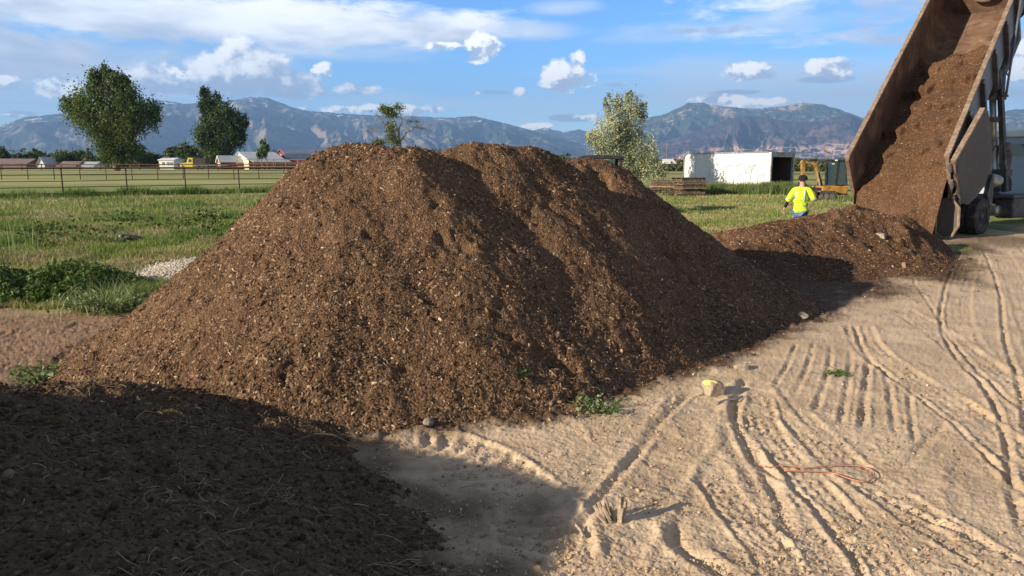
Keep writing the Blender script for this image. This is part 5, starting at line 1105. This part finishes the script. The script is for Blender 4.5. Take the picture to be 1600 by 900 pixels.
MB().prism([X_(1538, 150, 24.3), X_(1550, 70, 25.2), X_(1590, 10, 26.5), X_(1592, 60, 25.8), X_(1568, 118, 24.9), X_(1566, 152, 24.3)], uC*.2).build('subframe_plate', M['framepaint'], T)
MB().tube([X_(1572, 150, 24.0), X_(1576, 122, 24.0), X_(1597, -10, 24.6)], .035, 8).build('ladder_rod', M['bedout'], T, smooth=True); MB().tube([X_(1569, 150, 24.0), X_(1570, 108, 24.0), X_(1577, 122, 24.0)], .025, 8).build('rod_bracket', M['bedout'], T); MB().tube([X_(1566, 150, 24.0), X_(1575, 150, 24.0)], .035, 8).build('rod_bracket', M['framepaint'], T)
# cab, only its rear and side show
cb0 = K0+uC*5.4; cv = [(-1.22, .95), (1.22, .95), (1.22, 2.55), (1.10, 3.02), (-1.10, 3.02), (-1.22, 2.55)]
cabo = MB().prism([cb0+vC*a+Z*b_ for a, b_ in cv], uC*2.2).build('cab', M['cabpaint'], T, bevel=.06)
MB().box(cb0+uC*1.1+Z*3.10, (2.36, 2.5, .20), (uC, vC, Z)).build('cab_roof_cap', M['white'], T, bevel=.03); MB().box(cb0-uC*.03+Z*2.55+vC*.1, (.03, .9, .4), (uC, vC, Z)).build('rear_window', M['glass'], cabo)
MB().box(cb0+uC*.9-vC*1.23+Z*2.2, (1.1, .03, .7), (uC, vC, Z)).build('side_window', M['glass'], cabo); MB().prism([cb0+uC*2.22+vC*a+Z*b_ for a, b_ in ((-1.0, .8), (1.0, .8), (.9, 2.0), (-.9, 2.0))], uC*1.4).build('bonnet', M['cabpaint'], T, bevel=.08)
# ------------------------------------------------------------------ the load sliding out of the bed
def load():
    ns, nw = 380, 120; s = np.linspace(-2.4, 7.35, ns); w = np.linspace(.005, BW-.005, nw); Sg, Wg = np.meshgrid(s, w, indexing='ij')
    stp = .0
    top = -1.02+.10*np.sin(Sg*.9)+.07*fbm(Sg*.8, Wg*.9, 3)
    # broken steps where slabs have let go
    for s0, a in ((1.3, .10), (2.7, .14), (3.9, .12), (5.2, .16), (6.2, .12)): top = top+1.5*a*sm(s0-.10, s0+.03, Sg+.30*fbm(Wg*1.5+s0, Sg*.3, 3))-a*1.5*sm(s0, s0+1.2, Sg)
    top = top+.62*(Wg/BW-.5)+.05*np.abs(Wg/BW-.5)
    top = top-sm(6.75, 7.3, Sg+.35*fbm(Wg*1.3+5, Wg*0+2, 3))*1.2
    n = top+.035*fbm(Sg*3, Wg*3, 4)+.014*fbm(Sg*12, Wg*12, 3)
    # stay inside the rounded tub
    r = .62; q = np.minimum(Wg, BW-Wg); fl = np.where(q < r, -(BH-r)-np.sqrt(np.maximum(r*r-(r-q)**2, 0)), -BH); n = np.maximum(n, fl+.006)
    V = Lr+Rv*Wg[..., None]+Av*Sg[..., None]+Nv*n[..., None]
    # outside the bed the stream falls towards the heap
    t_ = np.clip(-Sg, 0, 9)[..., None]; ed = np.abs(2*Wg/BW-1)[..., None]; V = V-Rv*(Wg-BW/2)[..., None]*np.clip(t_*.22, 0, .4); V = V+np.concatenate([0*t_, 0*t_, -.40*t_**1.3-1.9*t_*ed**2.5], -1)-Av*t_*.1
    return V, Sg
V, Sg = load(); r_, c_ = Sg.shape; i = np.arange(r_*c_).reshape(r_, c_); f = np.stack([i[:-1, :-1], i[:-1, 1:], i[1:, 1:], i[1:, :-1]], -1).reshape(-1, 4)
lo_ = link_mesh('compost_load', np_mesh('compost_load', V.reshape(-1, 3), f), M['redcompost'], loc=BP(BW/2, 0, -BH), smooth=True); tag(lo_, 'reddish brown compost sliding down inside the raised truck bed', 'compost load')
nL = 9000; kk = RNG.integers(5, r_-6, nL); jj = RNG.integers(1, c_-2, nL); P_ = V[kk, jj]+RNG.normal(0, .008, (nL, 3)); L_ = RNG.lognormal(math.log(.022), .4, nL)
tag(link_mesh('wood_chips', chips_mesh('wood_chips', P_, np.tile(Nv, (nL, 1)), L_, L_*.35, L_*.15, .4), M['chips'], lo_), kind='stuff')
# ------------------------------------------------------------------ small things on the ground
def rock(name, label, c, r, sq, m, seed, cat='rock', parent=None):
    mb = MB().ball((0, 0, 0), 1.0, 12); V = np.array(mb.v); rs = np.random.default_rng(seed)
    for _ in range(7):
        d = rs.normal(0, 1, 3); d /= np.linalg.norm(d); h = rs.uniform(.55, .85); pr = V@d; V = V-np.outer(np.maximum(pr-h, 0), d)
    V = V+.05*np.stack([fbm(V[:, 0]*3+seed, V[:, 1]*3+V[:, 2]*2, 3)]*3, 1)*V; V = V*r*np.array(sq); an = rs.uniform(0, 3); V = np.stack([V[:, 0]*math.cos(an)-V[:, 1]*math.sin(an), V[:, 0]*math.sin(an)+V[:, 1]*math.cos(an), V[:, 2]], 1)
    mb.v = [tuple(p) for p in V+np.array(c)]; o = mb.build(name, m, parent, None if parent else (c[0], c[1], c[2]-r*sq[2]))
    if parent is None: tag(o, label, cat)
    return o
c = at_z(1112, 608, .06); rk = rock('rock', 'pale block of rock marked with yellow paint at the foot of the big pile', c, .13, (1.05, .8, .78), M['rock'], 5)
rock('yellow_paint', '', (c[0]-.01, c[1]-.01, c[2]+.065), .085, (1.0, .7, .42), M['rockyellow'], 9, parent=rk)
c2 = at_z(1094, 611, .03); rock('rock', 'low pale rock touching the left side of the yellow painted one', c2, .09, (1.1, .7, .6), M['rock'], 15)
c3 = at_z(1245, 492, .03); rock('rock', 'flat pinkish rock half out of the shadow right of the big pile', c3, .17, (1.4, .7, .35), M['rock'], 23)
c4 = at_z(1158, 573, .03); rock('rock', 'small pale rock in the shade at the right foot of the big pile', c4, .09, (1.1, .8, .6), M['rock'], 31)
c5 = at_z(668, 661, .03); rock('rock', 'small lone stone on the sand in front of the big pile', c5, .055, (1, .8, .8), M['rock'], 43)
x5, y5 = 7.95, 16.0; c6 = (x5, y5, float(fsurf(np.array([x5]), np.array([y5]))[0])+.03); rock('rock', 'flat pale stone half buried in the heap below the truck', (c6[0], c6[1], c6[2]-.05), .22, (1.2, .7, .4), M['rock'], 51)
c7 = at_z(1235, 640, .01)
# bundle of sticks
c = at_z(966, 818, .0); T = empty('stick_bundle', c, 'short bleached stub of splintered sticks poking out of the sand', 'sticks')
for dx, dy, hgt, lx, ly, rr in ((-.10,.02,.10,-.10,.06,.012),(-.08,0,.13,-.09,.05,.011),(-.06,-.02,.12,-.07,.03,.010),(-.05,.03,.15,-.06,.05,.009),(-.02,.01,.13,-.04,.03,.010),(.01,0,.17,.005,.02,.013),(.03,.02,.18,.01,.02,.012),(.045,0,.15,.02,.01,.010),(.02,-.02,.12,.015,0,.009),(-.09,-.03,.08,-.09,.01,.009)):
    p = np.array([c[0]+dx*.62, c[1]+dy, -.02]); MB().tube([p, p+np.array([lx*.4, ly*.4, hgt*.55])+RNG.normal(0, .003, 3), p+np.array([lx*.8, ly*.8, hgt*1.1])], [rr*1.5, rr*1.35, rr*1.2], 6).build('stick', M['stick'], T)
# cords and sticks
def gpz(px, py, dz=.02): p = at_z(px, py, 0); return np.array([p[0], p[1], float(gz(np.array([p[0]]), np.array([p[1]]))[0])+dz])
def spline(P, n=6):
    P = [np.array(p, float) for p in P]; q = [P[0]]+P+[P[-1]]; out = []
    for i in range(1, len(q)-2):
        for k in range(n): u = k/n; a, b, c_, d = q[i-1], q[i], q[i+1], q[i+2]; out.append(.5*((2*b)+(-a+c_)*u+(2*a-5*b+4*c_-d)*u*u+(-a+3*b-3*c_+d)*u**3))
    return out+[q[-2]]
tag(MB().tube(spline([gpz(1185,728), gpz(1200,732), gpz(1228,730), gpz(1262,734), gpz(1300,730), gpz(1345,730), gpz(1366,740), gpz(1356,754), gpz(1330,752), gpz(1300,742), gpz(1262,739), gpz(1225,738)]), .0048, 6).build('orange_cord', M['cord'], loc=gpz(1270,735), smooth=True), 'thin orange red cord lying in a loose loop on the sand', 'cord')
tag(MB().tube(spline([gpz(1120,633,.02), gpz(1135,629,.02), gpz(1150,628,.02), gpz(1160,624,.02)]), .013, 6).build('rubber_hose', M['steel'], loc=gpz(1140,629), smooth=True), 'short grey piece of hose lying just right of the painted rock', 'hose')
tag(MB().tube(spline([gpz(860,640,.05), gpz(872,632,.07), gpz(884,622,.12)]), [.02]*13, 6).build('branch', M['bark'], loc=gpz(870,632)), 'short dark branch lying at the front foot of the big pile', 'branch')
tag(MB().tube(spline([gpz(900,825,.01), gpz(907,835,.02), gpz(912,843,.01)]), .012, 5).build('twig', M['stick'], loc=gpz(906,835)), 'short thick twig on the sand left of the splintered stub', 'twig')
# dark debris in the grass
c = np.array(gpt(200, 17.8))+np.array([0, 0, .05]); T = empty('debris', c, 'dark scorched piece of debris with a white end lying in the left lawn', 'debris')
MB().tube([c+np.array([-.12, 0, .10]), c+np.array([.05, 0, .07]), c+np.array([.28, .05, .03]), c+np.array([.45, .05, .0])], [.05, .08, .06, .02], 7).build('dark_piece', M['black'], T, smooth=True); MB().ball(c+np.array([-.16, -.02, .12]), .038, 6, (1, .8, 1)).build('white_end', M['white'], T, smooth=True)
# gravel heap
def gravel_h(x, y): return .26*np.exp(-(((x+6.05)/.75)**2+((y-12.9)/.85)**2))*1.0
n = 9000; x = RNG.normal(-6.15, .40, n); y = RNG.normal(13.9, .6, n); P_ = np.stack([x, y, ground_base(x, y)+.03+.20*np.exp(-(((x+6.0)/.8)**2+((y-14.0)/.9)**2))], 1); k = main_pile(x, y) < .05; P_ = P_[k]
tag(link_mesh('gravel_heap', clods_mesh('gravel_heap', P_, RNG.uniform(.015, .04, len(P_))), M['gravel']), 'small heap of whitish gravel beside the left slope of the pile', 'gravel', kind='stuff')
# ------------------------------------------------------------------ worker
M['skin'] = simple('skin', (.50, .27, .18), .6, var=.1, scale=20); M['hivis'] = simple('hi_vis_fabric', (.62, .86, .04), .75, var=.10, scale=9, spec=.2)
M['silver'] = simple('silver_reflective_tape', (.34, .36, .33), .5, var=.1); M['denim'] = simple('blue_denim', (.10, .17, .32), .9, var=.3, scale=12, spec=.1)
M['blackcloth'] = simple('black_cloth', (.022, .022, .024), .9, var=.3, spec=.1); M['hair'] = simple('dark_hair', (.05, .032, .022), .8); M['boot'] = simple('work_boot', (.16, .10, .06), .8)
PX, PY = at_y(1251, 320, 19.1)[0], 19.1; PG = gb(PX, PY)+.02
person = empty('person', (PX, PY, PG), 'worker seen from behind in a lime hi-vis shirt, jeans and dark cap', 'person')
# local frame: facing away and to the right
FA = R(38); fw_ = np.array([math.sin(FA), math.cos(FA), 0]); rt = np.array([math.cos(FA), -math.sin(FA), 0]); up_ = np.array([0, 0, 1.])
def J(r, f, u): return np.array([PX, PY, PG])+rt*r+fw_*f+up_*u
def skin(name, pts, edges, roots, m, parent, sub=2):
    me = bpy.data.meshes.new(name); base = wloc(parent); me.from_pydata([tuple(np.array(p[0])-np.array(base)) for p in pts], edges, []); me.materials.append(m)
    o = bpy.data.objects.new(name, me); COL.objects.link(o); o.parent = parent
    md = o.modifiers.new('skin', 'SKIN'); sv = me.skin_vertices[0].data if me.skin_vertices else None
    if sv is None:
        bpy.context.view_layer.objects.active = o; sv = me.skin_vertices[0].data
    for i, p in enumerate(pts):
        rr = p[1] if hasattr(p[1], '__len__') else (p[1], p[1]); sv[i].radius = rr; sv[i].use_root = i in roots
    s = o.modifiers.new('sub', 'SUBSURF'); s.levels = sub; s.render_levels = sub; md.use_smooth_shade = True; return o
sk = {}
pts = []; edges = []; roots = []
def add(key, pos, r, par=None):
    pts.append((pos, r)); sk[key] = len(pts)-1
    if par is not None: edges.append((sk[par], sk[key]))
    else: roots.append(sk[key])
add('pelvis', J(0, 0, .96), .105); add('waist', J(.0, .01, 1.10), .10, 'pelvis'); add('chest', J(0, .02, 1.30), .12, 'waist'); add('neck0', J(0, .02, 1.46), (.07, .06), 'chest'); add('neck', J(0, .03, 1.53), .052, 'neck0')
add('head', J(.005, .045, 1.62), (.075, .085), 'neck'); add('crown', J(.005, .045, 1.71), (.075, .09), 'head'); add('scalp', J(.005, .045, 1.765), .045, 'crown')
for s, n in ((-1, 'l'), (1, 'r')):
    add('sh'+n, J(s*.175, .02, 1.43), .062, 'neck0')
add('ell', J(-.30, -.02, 1.17), .044, 'shl'); add('wrl', J(-.40, -.02, .95), .027, 'ell'); add('pal', J(-.43, .0, .89), (.032, .018), 'wrl')
add('elr', J(.30, .06, 1.17), .044, 'shr'); add('wrr', J(.33, .27, 1.27), .028, 'elr'); add('par', J(.33, .33, 1.32), (.034, .018), 'wrr')
for s, n, a, b in ((-1, 'l', .10, -.12), (1, 'r', -.06, .16)):
    add('hip'+n, J(s*.09, 0, .90), .092, 'pelvis'); add('kn'+n, J(s*.11, a, .50), .058, 'hip'+n); add('an'+n, J(s*.11, b, .10), .038, 'kn'+n); add('to'+n, J(s*.13, b+.15, .04), (.04, .03), 'an'+n)
for pal, d, q in (('pal', np.array([0, 0, -1.]), rt), ('par', fw_*.5+up_*.86, rt)):
    for k in range(4):
        b0_ = pts[sk[pal]][0]+q*(.021*(k-1.5)); L_f = (.07, .08, .075, .058)[k]; add(f'{pal}f{k}a', b0_+d*.025, .0085); add(f'{pal}f{k}b', b0_+d*(.03+L_f*.55)+fw_*.008, .0082, f'{pal}f{k}a'); add(f'{pal}f{k}c', b0_+d*(.03+L_f*.95)+fw_*.028, .007, f'{pal}f{k}b')
    b0_ = pts[sk[pal]][0]-q*.03; add(f'{pal}ta', b0_-d*.01, .010); add(f'{pal}tb', b0_-q*.025+d*.025, .0095, f'{pal}ta'); add(f'{pal}tc', b0_-q*.03+d*.055+fw_*.01, .008, f'{pal}tb')
for s in (-1, 1): add(f'ear{s}', J(.005+s*.078, .035, 1.64), .018)
add('nose', J(.005, .125, 1.635), .016); add('chin', J(.005, .10, 1.565), .030)
skin('body', pts, edges, roots, M['skin'], person)
def cloth(name, chain, m, sub=2): 
    P = [c for c in chain]; return skin(name, P, [(i, i+1) for i in range(len(P)-1)], [0], m, person, sub)
def branch(name, pts_, edges_, m): return skin(name, pts_, edges_, [0], m, person)
shirt = branch('shirt', [(J(0, .01, 1.03), (.17, .155)), (J(0, .01, 1.12), (.165, .15)), (J(0, .02, 1.31), (.185, .14)), (J(0, .02, 1.44), (.12, .09)), (J(-.19, .02, 1.43), .082), (J(-.30, -.02, 1.20), .078), (J(-.335, -.02, 1.12), .080), (J(.19, .02, 1.43), .082), (J(.30, .055, 1.20), .076), (J(.315, .12, 1.17), .078), (J(0, .01, .90), (.18, .17)), (J(0, .02, 1.49), (.075, .07))],
       [(0, 1), (1, 2), (2, 3), (3, 4), (4, 5), (5, 6), (3, 7), (7, 8), (8, 9), (0, 10), (3, 11)], M['hivis'])
cloth('undersleeve', [(J(-.32, -.02, 1.14), .052), (J(-.36, -.02, 1.04), .045), (J(-.395, -.02, .965), .036)], M['blackcloth']); cloth('undersleeve', [(J(.305, .11, 1.18), .052), (J(.32, .2, 1.23), .045), (J(.33, .26, 1.265), .036)], M['blackcloth'])
cloth('glove', [(J(.33, .27, 1.275), .036), (J(.33, .33, 1.33), (.042, .03)), (J(.33, .36, 1.385), (.036, .026))], M['blackcloth'])
branch('jeans', [(J(0, 0, .93), (.175, .14)), (J(-.09, .01, .84), .108), (J(-.11, .10, .50), .078), (J(-.11, -.10, .13), .062), (J(.09, .0, .84), .108), (J(.11, -.05, .50), .078), (J(.11, .15, .13), .062)], [(0, 1), (1, 2), (2, 3), (0, 4), (4, 5), (5, 6)], M['denim'])
for s, b in ((-1, -.12), (1, .16)): cloth('boot', [(J(s*.11, b, .16), .055), (J(s*.11, b, .05), .052), (J(s*.125, b+.16, .045), (.048, .042))], M['boot'])
cloth('hair', [(J(.005, .01, 1.60), (.07, .05)), (J(.005, .03, 1.70), (.086, .09))], M['hair'])
capm = MB(); cc = J(.005, .045, 1.70); capm.lathe(cc, up_, [(-.02, .110), (.03, .112), (.07, .098), (.10, .065), (.113, .02), (.115, 0)], 20); cap = capm.build('cap', M['blackcloth'], person, smooth=True)
MB().prism([cc+rt*a+fw_*f_-up_*.01 for a, f_ in ((-.07, .09), (.07, .09), (.075, .14), (.05, .19), (0, .205), (-.05, .19), (-.075, .14))], up_*.012).build('cap_brim', M['blackcloth'], cap)
def band(c, rr, h, axis=(0, 0, 1), mm='silver'):
    c = np.array(c); a = np.array(axis, float); a /= np.linalg.norm(a); u = rt-a*np.dot(rt, a); u /= np.linalg.norm(u); w = np.cross(a, u); vs = []; n = 24
    for t_ in (-h/2, h/2):
        for k in range(n): an = 2*math.pi*k/n; vs.append(c+a*t_+u*rr[0]*math.cos(an)+w*rr[1]*math.sin(an))
    return MB().mesh(vs, [(k, (k+1) % n, n+(k+1) % n, n+k) for k in range(n)]).build('reflective_band', M[mm], shirt, smooth=True)
band(J(0, .01, 1.04), (.178, .138), .045); band(J(0, .012, 1.15), (.170, .132), .045)
for s_ in (-1, 1):
    P = [J(s_*.10, -.115, 1.14), J(s_*.105, -.125, 1.28), J(s_*.11, -.105, 1.40), J(s_*.115, -.03, 1.485), J(s_*.115, .06, 1.475)]
    MB().mesh([p+rt*q for p in P for q in (-.024, .024)], [(2*i, 2*i+1, 2*i+3, 2*i+2) for i in range(4)]).build('reflective_band', M['silver'], shirt)
band(J(-.305, -.02, 1.19), (.082, .082), .04, J(-.30, -.02, 1.2)-J(-.19, .02, 1.43)); band(J(.30, .06, 1.205), (.080, .080), .04, J(.3, .055, 1.2)-J(.19, .02, 1.43))
